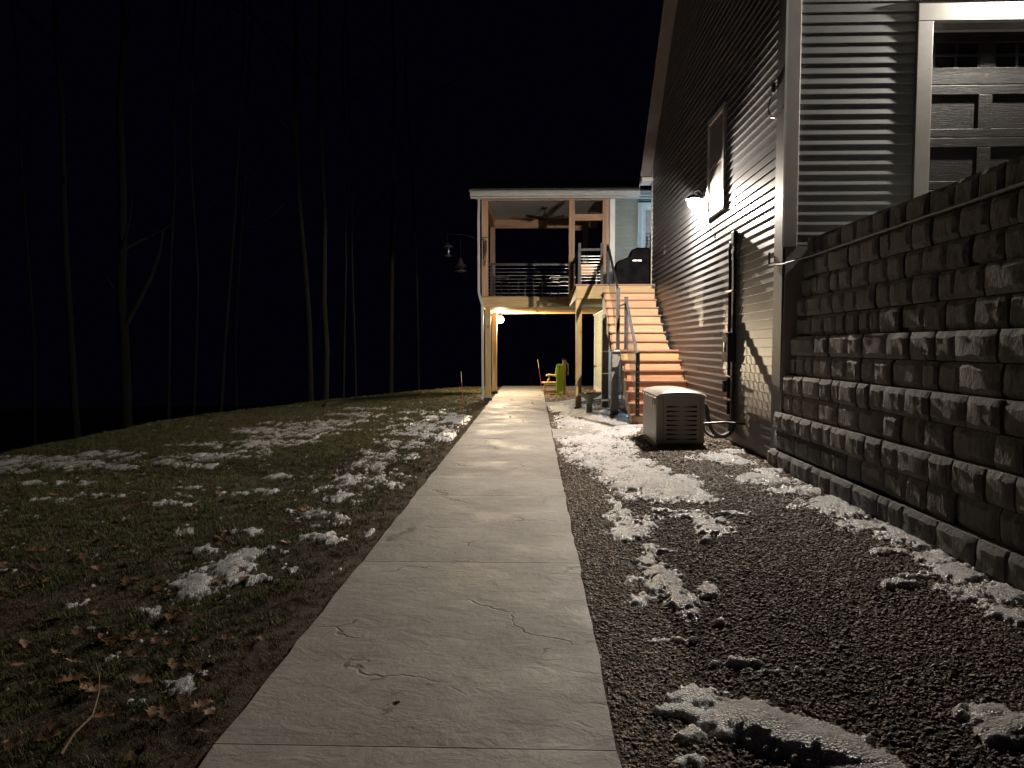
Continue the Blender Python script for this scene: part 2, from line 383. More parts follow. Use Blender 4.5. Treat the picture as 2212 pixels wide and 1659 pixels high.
slab(.305, 1.6, 16.7, 17.9, zp, pad2); slab(1.61, 2.9, 16.7, 17.9, zp, pad2)

# ---------------------------------------------------------------- snow
def blobs(L):
    def f(u, v):
        s = np.full(u.shape, -1.)
        for b in L:
            cu, cv, ru, rv, a = b[:5]; t = R(b[5]) if len(b) > 5 else 0
            du = u-cu; dv = v-cv; x = (du*math.cos(t)+dv*math.sin(t))/ru; y = (-du*math.sin(t)+dv*math.cos(t))/rv
            s = np.maximum(s, a-(x*x+y*y))
        return s
    return f
lawnB = blobs([(975, 905, 60, 18, 1), (905, 928, 75, 17, 1), (955, 940, 45, 12, 1), (880, 958, 60, 14, 1), (840, 985, 70, 15, 1), (800, 1012, 65, 18, 1),
 (765, 1037, 65, 17, 1), (715, 1062, 55, 15, .9), (665, 1105, 50, 9, .8), (600, 1062, 70, 7, .6), (740, 1078, 55, 14, 1), (700, 1110, 45, 9, .7),
 (725, 1128, 50, 13, .9), (700, 1165, 55, 13, .9), (775, 1150, 60, 9, .7), (690, 1135, 30, 8, .8),
 (425, 1268, 62, 34, 1.3, -12), (490, 1232, 70, 30, 1.3, -22), (545, 1203, 55, 15, 1, -20), (550, 1255, 50, 13, .6), (470, 1190, 60, 9, .5),
 (100, 1003, 190, 17, 1), (10, 1013, 90, 13, 1), (260, 985, 110, 13, .8), (230, 1010, 110, 9, .8), (350, 1000, 80, 8, .7),
 (570, 960, 110, 12, .9, -4), (655, 935, 110, 13, .9, -5), (715, 915, 90, 9, .8, -4), (480, 985, 110, 10, .9, -5), (420, 1008, 70, 8, .7),
 (770, 895, 80, 6, .7), (560, 930, 80, 7, .8), (800, 884, 60, 4, .6), (640, 915, 80, 6, .7), (860, 905, 40, 5, .5), (430, 960, 100, 6, .5), (900, 890, 60, 5, .6),
 (330, 1090, 80, 7, .6), (200, 1070, 80, 6, .6), (95, 1080, 80, 7, .7), (30, 1115, 70, 8, .6), (500, 1068, 60, 5, .6), (440, 1055, 60, 5, .6), (110, 1045, 120, 5, .5), (620, 1030, 80, 6, .6),
 (385, 1487, 42, 22, .8), (330, 1320, 40, 14, .4), (300, 1520, 40, 10, .3), (520, 1150, 60, 6, .5), (590, 1195, 60, 7, .5), (860, 1050, 30, 8, .5)])
gravB = blobs([(1218, 882, 40, 10, 1.1), (1262, 893, 50, 14, 1.2), (1305, 905, 50, 16, 1.1), (1350, 918, 45, 10, .8), (1265, 915, 55, 14, 1.1), (1320, 932, 55, 18, 1.1), (1275, 950, 55, 16, 1.1), (1330, 962, 55, 14, .9),
 (1290, 980, 70, 18, 1.1), (1240, 955, 25, 6, .6), (1345, 1008, 60, 18, 1.2), (1290, 1005, 60, 11, .8), (1370, 1028, 70, 17, 1.3), (1415, 1050, 80, 19, 1.4), (1455, 1072, 75, 15, 1.2), (1505, 1083, 50, 7, .8), (1390, 1070, 60, 14, 1.0),
 (1322, 1090, 22, 12, .8, 40), (1340, 1118, 32, 16, 1), (1366, 1140, 45, 14, 1), (1352, 1155, 45, 14, 1), (1410, 1120, 50, 6, .8), (1368, 1165, 45, 8, 1), (1400, 1185, 20, 9, .8), (1450, 1107, 70, 5, .7),
 (1502, 1119, 42, 7, .9), (1530, 1135, 42, 12, 1), (1545, 1150, 45, 12, .9), (1560, 1112, 60, 4, .7), (1520, 1170, 20, 7, .6), (1480, 1102, 50, 4, .5),
 (1405, 1225, 26, 22, 1.2, 50), (1432, 1260, 46, 28, 1.7, 40), (1465, 1300, 42, 26, 1.5, 40), (1370, 1258, 30, 11, .8), (1380, 1302, 22, 15, .8), (1530, 1282, 26, 16, .7), (1440, 1195, 25, 7, .6),
 (1545, 990, 55, 9, 1), (1600, 1000, 50, 7, .7), (1580, 978, 50, 5, .6), (1635, 1035, 55, 11, 1), (1690, 1042, 55, 8, .9), (1665, 1020, 40, 4, .5), (1720, 1062, 65, 9, 1),
 (1800, 1090, 75, 12, 1), (1760, 1098, 50, 6, .8), (1860, 1110, 80, 14, 1), (1875, 1140, 60, 15, 1), (1950, 1160, 60, 18, 1), (2000, 1180, 60, 14, .9), (2035, 1210, 55, 20, 1),
 (2070, 1245, 60, 24, 1), (2120, 1285, 60, 22, 1), (2175, 1300, 60, 22, 1), (2180, 1335, 50, 14, .9), (1940, 1195, 70, 8, .6), (2010, 1250, 60, 7, .6), (1940, 1268, 40, 8, .7), (2060, 1275, 50, 10, .7), (2200, 1350, 60, 18, .8),
 (1500, 1520, 55, 22, .8), (1450, 1545, 35, 10, .6), (1560, 1560, 80, 22, 1.1, 15), (1650, 1580, 110, 40, 2.0, 18), (1760, 1625, 140, 36, 1.9, 15), (1880, 1660, 80, 26, 1.2, 10), (1600, 1440, 80, 7, .6), (1460, 1390, 60, 6, .5), (1700, 1455, 70, 7, .5),
 (2150, 1560, 75, 22, 1.4, 8), (2205, 1585, 80, 30, 1.6), (2090, 1545, 40, 12, .8), (1500, 1650, 50, 18, .5), (1490, 1600, 40, 16, .5), (2010, 1075, 60, 4, .0), (1560, 1350, 20, 7, .4)])
def snow_h(X, D, B, lawn):
    g0 = gz(X, D); u, v = proj(X, D, g0)
    n = fbm(X*6.5+31, D*5.0, 4)-.5; n2 = fbm(X*22+7, D*20+3, 3)-.5; n3 = fbm(X*2.1, D*1.6+8, 3)-.5
    m = B(u, v)
    if lawn:
        n5 = fbm(X*9+3, D*3.4+1, 3)-.5; n4 = fbm(X*48+1, D*40+9, 2)-.5
        big = np.clip(m-.95, 0, .4)
        m = np.maximum(m, -1.6); t = m*.50+n5*1.3+n*.8+n2*1.0+n4*.5+n3*.6-.20-.03*ss((D-7)/4)+big*1.5; t = np.where(X > -1.22, -1, t)
        h = np.clip(t*.045-.012, -.05, .003)+.007*n2+.004*n4+big*.04
    else:
        n5 = fbm(X*9+3, D*3.8+1, 3)-.5; n4 = fbm(X*48+1, D*40+9, 2)-.5
        t = m*.6+n5*1.1+n*.9+n2*1.1+n4*.5+n3*.3-.04; t = np.where(m < -.8, -1, t)
        h = np.clip(t*.045, -.03, .018)+.009*n2+.006*n4+np.clip(m-.95, 0, 1)*.034+.010*n*(1-ss(m-.9))
    return np.where(t <= -.999, -.05, h)
def geo(a, b, n): return np.exp(np.linspace(math.log(a), math.log(b), n))
def snow(name, xs, ds, B, lawn, label):
    hz = lambda X, D: gz(X, D)+snow_h(X, D, B, lawn)+(.020 if lawn else .014)
    o = sheet(name, xs, ds, hz, 'snow', keep=lambda X, D, Z: (Z-gz(X, D)) > .010)
    return tag(o, label, 'snow', kind='stuff')
# lawn snow lies in two grids: fine near the walk, coarser beyond
snow('lawn_snow', -geo(1.16, 8.2, 560), geo(1.7, 24, 640), lawnB, True, 'broken crust of old snow scattered over the lawn')
snow('gravel_snow', np.linspace(.33, 3.1, 420), geo(1.9, 17, 760), gravB, False, 'melting granular snow heaped on the gravel bed')

# ---------------------------------------------------------------- scatter by geometry nodes
def scatter(name, pts, rot, scl, srcs, label, cat):
    col = bpy.data.collections.new(name+'_sources')
    for s in srcs: col.objects.link(s)
    me = bpy.data.meshes.new(name); n = len(pts); me.vertices.add(n); me.vertices.foreach_set('co', np.asarray(pts, np.float32).ravel())
    a = me.attributes.new('rot', 'FLOAT_VECTOR', 'POINT'); a.data.foreach_set('vector', np.asarray(rot, np.float32).ravel())
    a = me.attributes.new('scl', 'FLOAT', 'POINT'); a.data.foreach_set('value', np.asarray(scl, np.float32))
    a = me.attributes.new('idx', 'INT', 'POINT'); a.data.foreach_set('value', np.random.randint(0, len(srcs), n).astype(np.int32))
    o = bpy.data.objects.new(name, me); C.objects.link(o)
    t = bpy.data.node_groups.new(name, 'GeometryNodeTree')
    t.interface.new_socket('Geometry', in_out='INPUT', socket_type='NodeSocketGeometry'); t.interface.new_socket('Geometry', in_out='OUTPUT', socket_type='NodeSocketGeometry')
    N, L = t.nodes, t.links; gi = N.new('NodeGroupInput'); go = N.new('NodeGroupOutput'); ip = N.new('GeometryNodeInstanceOnPoints')
    ci = N.new('GeometryNodeCollectionInfo'); ci.inputs['Collection'].default_value = col; ci.inputs['Separate Children'].default_value = True; ci.inputs['Reset Children'].default_value = True
    def att(nm, ty):
        q = N.new('GeometryNodeInputNamedAttribute'); q.data_type = ty; q.inputs['Name'].default_value = nm; return q.outputs['Attribute']
    er = N.new('FunctionNodeEulerToRotation'); L.new(att('rot', 'FLOAT_VECTOR'), er.inputs[0])
    L.new(gi.outputs[0], ip.inputs['Points']); L.new(ci.outputs[0], ip.inputs['Instance']); ip.inputs['Pick Instance'].default_value = True
    L.new(att('idx', 'INT'), ip.inputs['Instance Index']); L.new(er.outputs[0], ip.inputs['Rotation']); L.new(att('scl', 'FLOAT'), ip.inputs['Scale'])
    L.new(ip.outputs[0], go.inputs[0])
    md = o.modifiers.new('scatter', 'NODES'); md.node_group = t
    return tag(o, label, cat, kind='stuff')
def src(name, v, f, m, smooth=False): return bpy.data.objects.new(name, me_of(v, f, M[m], name, smooth))
# pebbles
def pebble(seed):
    import bmesh
    rs = random.Random(seed); bm = bmesh.new(); bmesh.ops.create_icosphere(bm, subdivisions=1, radius=1)
    sx, sy, sz = rs.uniform(.8, 1.25), rs.uniform(.6, .9), rs.uniform(.45, .7)
    for v in bm.verts:
        k = rs.uniform(.78, 1.12); v.co = Vector((v.co.x*sx, v.co.y*sy, v.co.z*sz))*k
    me = bpy.data.meshes.new('pebble'); bm.to_mesh(me); bm.free(); me.materials.append(M['pebble'])
    return bpy.data.objects.new('pebble_source', me)
pts = []; scl = []
def rpts(x0, x1, d0, d1, dens, xb=None):
    n = int((x1-x0)*(d1-d0)*dens); return np.random.uniform(x0, x1, n), np.random.uniform(d0, d1, n)
for d0, d1, dens, sz in ((1.9, 3.3, 7200, .0080), (3.3, 5, 5600, .0086), (5, 7.6, 3400, .0098), (7.6, 11, 1500, .0125), (11, 15.5, 700, .0145), (15.5, 23.3, 350, .017)):
    x, d = rpts(.305, 2.95 if d0 < 7 else 2.6, d0, d1, dens)
    fz = .47*d/1.0+.25                      # outside the frame is not seen
    k = x < .80*d+.5; x, d = x[k], d[k]
    if d0 > 10:
        k = ~(((d > 10.8) & (d < 12.15) & (x < 1.97)) | ((d > 16.65) & (d < 17.95))); x, d = x[k], d[k]
    z = gz(x, d)+.006+sz*.25*np.random.rand(len(x))
    pts.append(np.stack([x, d, z], 1)); scl.append(sz*np.clip(np.random.lognormal(0, .36, len(x)), .5, 2.1))
pts = np.concatenate(pts); scl = np.concatenate(scl)
rot = np.stack([np.random.normal(0, .35, len(pts)), np.random.normal(0, .35, len(pts)), np.random.uniform(0, 6.28, len(pts))], 1)
scatter('gravel', pts, rot, scl, [pebble(i) for i in range(8)], 'loose brown and grey pebbles between walk and house', 'gravel')
# grass tufts
def tuft(seed, m, n=22, hh=.045):
    rs = random.Random(seed); v = []; f = []
    for i in range(n):
        a = rs.uniform(0, 6.28); r = rs.uniform(0, .045); bx_, by = r*math.cos(a), r*math.sin(a)
        t = rs.uniform(0, 6.28); ln = rs.uniform(.2, 1.3); h = hh*rs.uniform(.45, 1.1); wd = rs.uniform(.0010, .0020)
        dx, dy = math.cos(t), math.sin(t); px, py = -dy*wd, dx*wd; b = len(v)
        v += [(bx_-px, by-py, -.005), (bx_+px, by+py, -.005), (bx_+dx*ln*h*.45+px*.8, by+dy*ln*h*.45+py*.8, h*.62), (bx_+dx*ln*h*.45-px*.8, by+dy*ln*h*.45-py*.8, h*.62),
              (bx_+dx*ln*h*1.1, by+dy*ln*h*1.1, h*(1.0-.35*ln))]
        f += [(b, b+1, b+2, b+3), (b+3, b+2, b+4)]
    return src('tuft_source', v, f, m)
P3 = []; SC = []; P4 = []; S4 = []
for d0, d1, dens, s in ((1.6, 4, 900, .85), (4, 7, 620, .95), (7, 12, 340, 1.1), (12, 25.5, 150, 1.3)):
    x, d = rpts(-9, -1.13, d0, d1, dens)
    xc = np.interp(d, [0, 9, 15, 20, 24, 27], [-8.0, -7.2, -7.2, -5.2, -2.6, 3])
    k = (x > xc-1.2) & (x > -.80*d-.4); x, d = x[k], d[k]
    edge = ss((-1.15-x)/.45); n = fbm(x*1.1+3, d*1.1, 3)+.5*fbm(x*6, d*6, 2)
    sh = snow_h(x, d, lawnB, True); k = (sh < -.002) | (np.random.rand(len(x)) < .22)
    x, d, edge, n, sh = x[k], d[k], edge[k], n[k], sh[k]
    br = (np.random.rand(len(x)) > edge*.62+.12) | (n > .95)
    keep = np.random.rand(len(x)) < .8+.2*edge
    for sel, PP, SS in ((~br & keep, P3, SC), (br & keep, P4, S4)):
        PP.append(np.stack([x[sel], d[sel], gz(x[sel], d[sel])], 1)); SS.append(s*np.random.uniform(.55, 1.1, sel.sum())*(1.0 if PP is P3 else .8))
def rr(n): return np.stack([np.random.normal(0, .15, n), np.random.normal(0, .15, n), np.random.uniform(0, 6.28, n)], 1)
P3 = np.concatenate(P3); SC = np.concatenate(SC); P4 = np.concatenate(P4); S4 = np.concatenate(S4)
scatter('grass', P3, rr(len(P3)), SC, [tuft(i, 'grass_g') for i in range(6)], 'short green winter grass covering the lawn', 'grass')
scatter('dead_grass', P4, rr(len(P4)), S4, [tuft(i+20, 'grass_b', 18, .035) for i in range(5)], 'matted brown dead grass along the walk edge', 'grass')

# ---------------------------------------------------------------- oak leaves
def leaf_mesh(seed):
    rs = random.Random(seed); out = []
    prof = [(0, .012), (.12, .05), (.2, .17), (.27, .10), (.36, .25), (.45, .13), (.55, .30), (.65, .14), (.74, .22), (.83, .10), (.92, .11), (1, .0)]
    L = [(x, y*rs.uniform(.85, 1.15)) for x, y in prof]; v = []; f = []
    cu, cv = rs.uniform(-.7, .9), rs.uniform(.4, 1.4)
    def z(x, y): return cu*.35*(x-.5)**2*2+cv*y*y*1.8+.04*math.sin(9*x)
    for x, y in L: v += [(x-.5, y, z(x, y)), (x-.5, 0, z(x, 0)*.9), (x-.5, -y*.95, z(x, y)*rs.uniform(.5, 1.3))]
    for i in range(len(L)-1):
        a = 3*i; f += [(a, a+1, a+4, a+3), (a+1, a+2, a+5, a+4)]
    v += [(-.7, .006, 0), (-.7, -.006, 0)]; n = len(v); f.append((n-2, n-1, 2, 0))
    return me_of(v, f, M['leaf'], 'oak_leaf', True)
LM = [leaf_mesh(i) for i in range(8)]
leafpx = [(1070/2.285, 0)]
nl = 0
rs = random.Random(11)
clusters = [(60, 1500), (240, 1400), (300, 1265), (330, 1290), (280, 1270), (90, 1590), (20, 1610), (230, 1560), (120, 1330), (180, 1210), (110, 1190), (450, 1095), (420, 1110), (410, 1100), (480, 1180), (500, 1160), (485, 1062), (330, 1190), (240, 1180), (260, 1370), (290, 1380),
            (620, 1110), (560, 1090), (660, 1105), (30, 1300), (20, 1240), (160, 1390), (210, 1400), (470, 1300), (390, 1350), (60, 1250), (900, 1010), (880, 985), (700, 1040), (640, 1010), (150, 1480), (320, 1480), (520, 1230), (640, 1190), (360, 1560), (560, 1380), (280, 1640)]
def leaf_at(u, v, label, group, s=.1):
    for t in range(40): pass
    lo, hi = 1.2, 26
    for _ in range(30):
        mid = (lo+hi)/2; p = P(u, v, mid)
        if p.z > gz1(p.x, p.y): lo = mid
        else: hi = mid
    p = P(u, v, lo)
    if -1.12 < p.x < .295: z = 0
    else: z = gz1(p.x, p.y)+(.015 if p.x < 0 else .015)
    o = bpy.data.objects.new('oak_leaf', rs.choice(LM)); C.objects.link(o)
    o.location = (p.x, p.y, z+.012); k = s*rs.uniform(.75, 1.35); o.scale = (k, k, k)
    o.rotation_euler = (rs.uniform(-.4, .4), rs.uniform(-.4, .4), rs.uniform(0, 6.28))
    if group == 'fallen oak leaves on the lawn':
        if v > 1400: label, group = 'curled brown oak leaf in the nearest grass around the crooked twig', 'oak leaves around the crooked twig'
        elif u > 400: label, group = 'brown oak leaf in the grass near the lawn snow patches', 'oak leaves near the lawn snow patches'
        elif v > 1200: label, group = 'brown oak leaf in the grass left of the large snow patch', 'oak leaves left of the large snow patch'
        else: label, group = 'small dim oak leaf on the darker lawn toward the woods', 'oak leaves toward the woods'
    return tag(o, label, 'leaf', group)
for c in clusters:
    for k in range(rs.choice((1, 1, 2))): leaf_at(c[0]+rs.gauss(0, 14), c[1]+rs.gauss(0, 8), 'curled brown oak leaf fallen on the lawn grass', 'fallen oak leaves on the lawn')
for i in range(60):
    v_ = 1000+600*rs.random()**.8; u_ = rs.uniform(0, 980-.9*(v_-900)) if v_ < 1500 else rs.uniform(0, 480)
    if u_ < 10: continue
    leaf_at(u_, v_, 'curled brown oak leaf fallen on the lawn grass', 'fallen oak leaves on the lawn', .085)
for u_, v_ in ((1130, 915), (1165, 858), (1105, 868), (1090, 885), (1120, 850), (1150, 875), (1102, 905)):
    leaf_at(u_, v_, 'dark curled leaf lying on the wet concrete walk', 'leaves on the walk', .09)
leaf_at(850, 1547, 'ragged dark clump of leaf on the nearest walk slab', None, .055)
leaf_at(1572, 1532, 'dark red leaf frozen into the snow mound on gravel', None, .1).location.z += .09
leaf_at(1345, 1078, 'small brown leaf on gravel beside the snow trail', None, .07)
for i in range(16): leaf_at(rs.uniform(1225, 1330), rs.uniform(838, 848), 'red brown leaf blown against the basement wall', 'leaves by the basement wall', .11)

# twigs and logs
def twig(pts, r, label, name='twig', cat='twig', m='twig'):
    return MB().tube(pts, [r*(1-.55*i/(len(pts)-1)) for i in range(len(pts))], 7).build(name, m, label=label, cat=cat, smooth=True)
def gp(u, v, dz=.02):
    lo, hi = 1.2, 40
    for _ in range(30):
        mid = (lo+hi)/2; p = P(u, v, mid)
        if p.z > gz1(p.x, p.y): lo = mid
        else: hi = mid
    p = P(u, v, lo); p.z = gz1(p.x, p.y)+dz; return p
twig([gp(132, 1655, .04), gp(160, 1615, .05), gp(200, 1575, .05), gp(214, 1530, .06), gp(215, 1490, .06), gp(207, 1450, .04)], .0055, 'thin crooked pale twig lying in the nearest grass')
twig([gp(300, 1445, .04), gp(270, 1452, .05), gp(235, 1462, .03)], .004, 'short straight twig across the near grass')
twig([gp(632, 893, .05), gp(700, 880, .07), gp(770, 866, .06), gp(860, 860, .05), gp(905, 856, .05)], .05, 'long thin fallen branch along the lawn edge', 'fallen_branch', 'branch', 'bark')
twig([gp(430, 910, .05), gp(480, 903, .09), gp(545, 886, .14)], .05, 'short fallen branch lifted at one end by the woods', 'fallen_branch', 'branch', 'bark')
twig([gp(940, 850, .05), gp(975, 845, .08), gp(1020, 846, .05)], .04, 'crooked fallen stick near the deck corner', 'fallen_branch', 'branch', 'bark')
a, b = gp(285, 968, .08), gp(312, 967, .08)
lg = thing('log', (a.x, a.y, a.z-.08), 'short dark cut log with a pale sawn end on the lawn', 'log')
MB().tube([a, b], .085, 12).build('log_body', 'bark', lg, smooth=True)
MB().tube([b+(b-a)*.001, b+(b-a).normalized()*.015], .075, 12).build('cut_end', 'cutwood', lg)

# ---------------------------------------------------------------- siding builder
def siding(parent, m, a0, a1, z0, z1, face, c, h=.1016, out=.018, holes=(), joint=None, lim=None, name='siding_board', sign=-1, seed=1):
    """courses along axis a at plane c; face 'x' -> wall looks toward -x, 'y' -> toward -y"""
    rs = random.Random(seed); n = int(round((z1-z0)/h)); jn = None
    for i in range(n):
        zb = z0+i*h; zt = zb+h
        lo, hi = a0, a1; lo2, hi2 = a0, a1
        if lim: lo, hi = lim(zb); lo2, hi2 = lim(zt)
        if hi-lo < .05: continue
        if hi2 < lo2: lo2 = hi2 = (lo2+hi2)/2
        if joint and i % 2 == 0: jn = [j for j in (lo+(hi-lo)*rs.uniform(.2, .45), lo+(hi-lo)*rs.uniform(.55, .85)) if hi-lo > 2.5]
        segs = [(lo, hi, lo2, hi2)]
        for (h0, h1, y0, y1) in holes:
            ns = []
            for s in segs:
                if zt > y0+.001 and zb < y1-.001 and s[0] < h0 and s[1] > h1: ns += [(s[0], h0, s[2], h0), (h1, s[1], h1, s[3])]
                elif zt > y0+.001 and zb < y1-.001 and s[0] < h1 and s[1] > h1 and s[0] >= h0: ns += [(h1, s[1], h1, s[3])]
                elif zt > y0+.001 and zb < y1-.001 and s[0] < h0 and s[1] > h0: ns += [(s[0], h0, s[2], h0)]
                elif zt > y0+.001 and zb < y1-.001 and s[0] >= h0 and s[1] <= h1: pass
                else: ns.append(s)
            segs = ns
        if joint:
            ns = []
            for s in segs:
                cur = s
                for j in jn:
                    if cur[0]+.6 < j < cur[1]-.6: ns.append((cur[0], j, cur[2], j)); cur = (j-.02, cur[1], j-.02, cur[3])
                ns.append(cur)
            segs = ns
        for k, s in enumerate(segs):
            e = .0015*(k % 2)
            prof = [(0, zb), (out+e, zb+.001), (out+e, zb+.006), (out*.70+e, zb+h*.42), (.0045+e, zt-.0005), (0, zt-.0005)]
            v = []
            for q, (al, al2) in enumerate(((s[0], s[2]), (s[1], s[3]))):
                for o_, z in prof:
                    t = (z-zb)/h; al_ = al+(al2-al)*t
                    v.append((c+sign*o_, al_, z) if face == 'x' else (al_, c+sign*o_, z))
            f = [(5, 4, 3, 2, 1, 0), (6, 7, 8, 9, 10, 11)]+[(j, (j+1) % 6, 6+(j+1) % 6, 6+j) for j in range(6)]
            if face == 'y': f = [q[::-1] for q in f]
            MB().add(v, f).build(name, m, parent)

# ---------------------------------------------------------------- main house
WX = 2.60; DC = 7.48; DF = 15.8; ZE = 5.30; SL = .93
house = thing('house', (WX, DC, 0), 'dark grey vinyl sided house with garage, gable wall and rear wing', 'house')
ridge = (DC+DF)/2; zr = ZE+SL*(DF-ridge)
side = MB().prism([(DC+.01, -.3), (DF, -.3), (DF, ZE), (ridge, zr), (DC+.01, ZE)], WX, WX+.12, 'x').build('side_wall', 'sheath', house)
WIN = (9.82, 10.74, 3.27, 4.69)
def glim(z):
    if z <= ZE: return DC+.30, DF-.0
    t = (z-ZE)/SL; return DC+.02+t if z > ZE else DC, DF-t
siding(side, 'siding', DC, DF, .17, zr, 'x', WX, holes=[(WIN[0]+.02, WIN[1]-.02, WIN[2]+.02, WIN[3]-.02)], joint=True, lim=glim, seed=5)
bx('base_trim', 'grey_trim', house, WX-.012, WX, DC+.30, DF, -.05, .168)
# facade facing the drive
GX0, GX1, GZ1 = 3.865, 6.605, 4.87
fac = MB().box(WX+.12, GX0+.05, DC+.01, DC+.13, -.3, 6.2).box(GX1-.05, 9.0, DC+.01, DC+.13, -.3, 6.2).box(GX0+.05, GX1-.05, DC+.01, DC+.13, GZ1-.05, 6.2).box(GX0+.05, GX1-.05, DC+.01, DC+.13, -.3, 2.39).build('front_wall', 'sheath', house)
siding(fac, 'siding', WX+.105, 9.0, 2.44, 6.1, 'y', DC+.01, holes=[(GX0-.005, GX1+.005, 2.3, GZ1+.004)], seed=9)
# corner post
cp = MB().box(WX-.035, WX+.105, DC-.028, DC+.005, 2.42, 6.0)
cp.build('corner_post', 'taupe', house, bevel=.006)
MB().box(WX-.05, WX-.03, DC-.028, DC-.012, 2.42, 6.0).build('corner_bead', 'white', house)
MB().box(WX-.03, WX-.003, DC+.006, DC+.13, -.02, 6.1).box(WX-.022, WX-.001, DC+.133, DC+.30, -.02, 6.1).build('corner_leg', 'grey_trim', house, bevel=.004)
MB().box(WX-.045, WX+.02, DC+.20, DC+.33, -.05, .26).build('corner_foot', 'taupe', house, bevel=.006)
# gable roof and overhang
def roofslab(y0, z0, y1, z1, x0, x1, th, nm, m):
    return MB().prism([(y0, z0), (y1, z1), (y1, z1+th), (y0, z0+th)], x0, x1, 'x').build(nm, m, house)
OV = .23
roofslab(DF+.35, ZE-.35*SL+.03, ridge, zr+.03, WX-OV, 12, .03, 'soffit', 'soffit')
roofslab(DF+.35, ZE-.35*SL+.062, ridge, zr+.062, WX-OV+.01, 12, .12, 'roof', 'shingle')
roofslab(DF+.36, ZE-.36*SL-.03, ridge, zr-.03, WX-OV-.022, WX-OV-.002, .11, 'fascia', 'taupe')
roofslab(DC-.35, ZE-.35*SL+.33, ridge, zr+.03, WX-OV, 12, .03, 'soffit', 'soffit')
roofslab(DC-.35, ZE-.35*SL+.362, ridge, zr+.062, WX-OV+.01, 12, .12, 'roof', 'shingle')
bx('eave_return', 'white', house, WX-OV-.02, WX-.005, DF-.05, DF+.4, ZE-.02-.36*SL+.05, ZE-.30*SL+.05)
bx('end_trim', 'taupe', house, WX-.03, WX+.1, DF-.02, DF+.03, 2.72, ZE)
# window in the gable wall
wn = MB(); a0, a1, b0, b1 = WIN; fw = .075
wn.box(WX-.045, WX, a0, a0+fw, b0, b1).box(WX-.045, WX, a1-fw, a1, b0, b1).box(WX-.045, WX, a0+fw, a1-fw, b0, b0+fw).box(WX-.045, WX, a0+fw, a1-fw, b1-fw, b1)
wo = wn.build('window', 'white', house, bevel=.004)
MB().box(WX-.022, WX-.005, a0+fw, a1-fw, b0+fw, b1-fw).build('pane', 'frost', wo)
MB().box(WX-.03, WX-.023, a0+fw, a1-fw, (b0+b1)/2-.02, (b0+b1)/2+.02).build('meeting_rail', 'taupe', wo)
# garage door
gf = MB().box(GX0, GX0+.15, DC-.03, DC+.12, 2.4, GZ1-.20).box(GX1-.15, GX1, DC-.03, DC+.12, 2.4, GZ1-.20).box(GX0, GX1, DC-.032, DC+.12, GZ1-.199, GZ1)
gf.build('door_casing', 'casing', house, bevel=.004)
MB().box(GX0+.15, GX1-.15, DC+.03, DC+.10, GZ1-.27, GZ1-.2).build('door_head', 'casing', house)
MB().box(GX0-.02, GX1+.02, DC-.045, DC+.0, GZ1+.003, GZ1+.03).build('drip_cap', 'white', house)
gd_ = MB().box(GX0+.1, GX1-.1, DC+.135, DC+.16, 2.4, GZ1-.1).build('garage_door', 'door', house)
x0, x1 = GX0+.15, GX1-.15; sh = .53; ztop = GZ1-.27
for s in range(4):
    zt = ztop-s*sh; zb = zt-sh+.006; y = DC+.10
    mb = MB(); np_ = 4; cw = (x1-x0)/np_
    if s == 0: pz0, pz1 = zb+.17, zt-.10
    else: pz0, pz1 = zb+.085, zt-.095
    mb.box(x0, x1, y-.02, y+.02, pz1, zt).box(x0, x1, y-.02, y+.02, zb, pz0)
    edges = [x0]
    for k in range(np_):
        a_, b_ = x0+k*cw+.065, x0+(k+1)*cw-.075
        mb.box(edges[-1], a_, y-.02, y+.02, pz0, pz1); edges.append(b_)
    mb.box(edges[-1], x1, y-.02, y+.02, pz0, pz1)
    sec = mb.build('door_section', 'door', house, bevel=.005)
    for k in range(np_):
        a_, b_ = x0+k*cw+.065, x0+(k+1)*cw-.075
        if s == 0:
            MB().box(a_+.02, b_-.02, y, y+.012, pz0, pz1).build('pane', 'glassdark', sec)
            m_ = MB().box((a_+b_)/2-.012, (a_+b_)/2+.012, y-.015, y-.001, pz0, pz1).box(a_, (a_+b_)/2-.012, y-.015, y-.001, (pz0+pz1)/2-.012, (pz0+pz1)/2+.012).box((a_+b_)/2+.012, b_, y-.015, y-.001, (pz0+pz1)/2-.012, (pz0+pz1)/2+.012)
            m_.box(a_, a_+.022, y-.018, y-.001, pz0, pz1).box(b_-.022, b_, y-.018, y-.001, pz0, pz1)
            m_.build('muntin', 'door', sec)
        else: MB().box(a_+.003, b_-.003, y-.002, y+.012, pz0+.003, pz1-.003).build('panel', 'door', sec)

# rear wing (behind the porch)
WD = 18.35; BX = 1.93
rw = MB().box(BX+.02, 7.5, WD+.012, WD+.14, -.2, 5.25).build('wing_front_wall', 'sheath', house)
siding(rw, 'siding_grey', BX+.13, 4.6, 2.74, 5.15, 'y', WD+.012, holes=[(2.64, 4.3, 2.6, 5.04)], name='siding_board', seed=3)
siding(rw, 'siding_grey', BX+.13, 4.6, .10, 2.5, 'y', WD+.012, holes=[(2.72, 3.62, 0, 2.15)], seed=4)
bw = MB().box(BX+.02, BX+.12, WD+.14, 22.65, -.2, 2.4).build('basement_side_wall', 'sheath', house)
siding(bw, 'siding_lamplit', WD+.14, 22.6, .16, 2.36, 'x', BX+.02, seed=6)
bx('foundation_lip', 'plastic', house, BX-.02, BX+.02, WD+.14, 22.65, .02, .155)
bx('corner_trim', 'white', house, BX, BX+.13, WD-.03, WD+.138, .06, 2.40, bevel=.004)
bx('corner_trim', 'white', house, BX, BX+.13, WD-.03, WD+.138, 2.74, 5.14, bevel=.004)
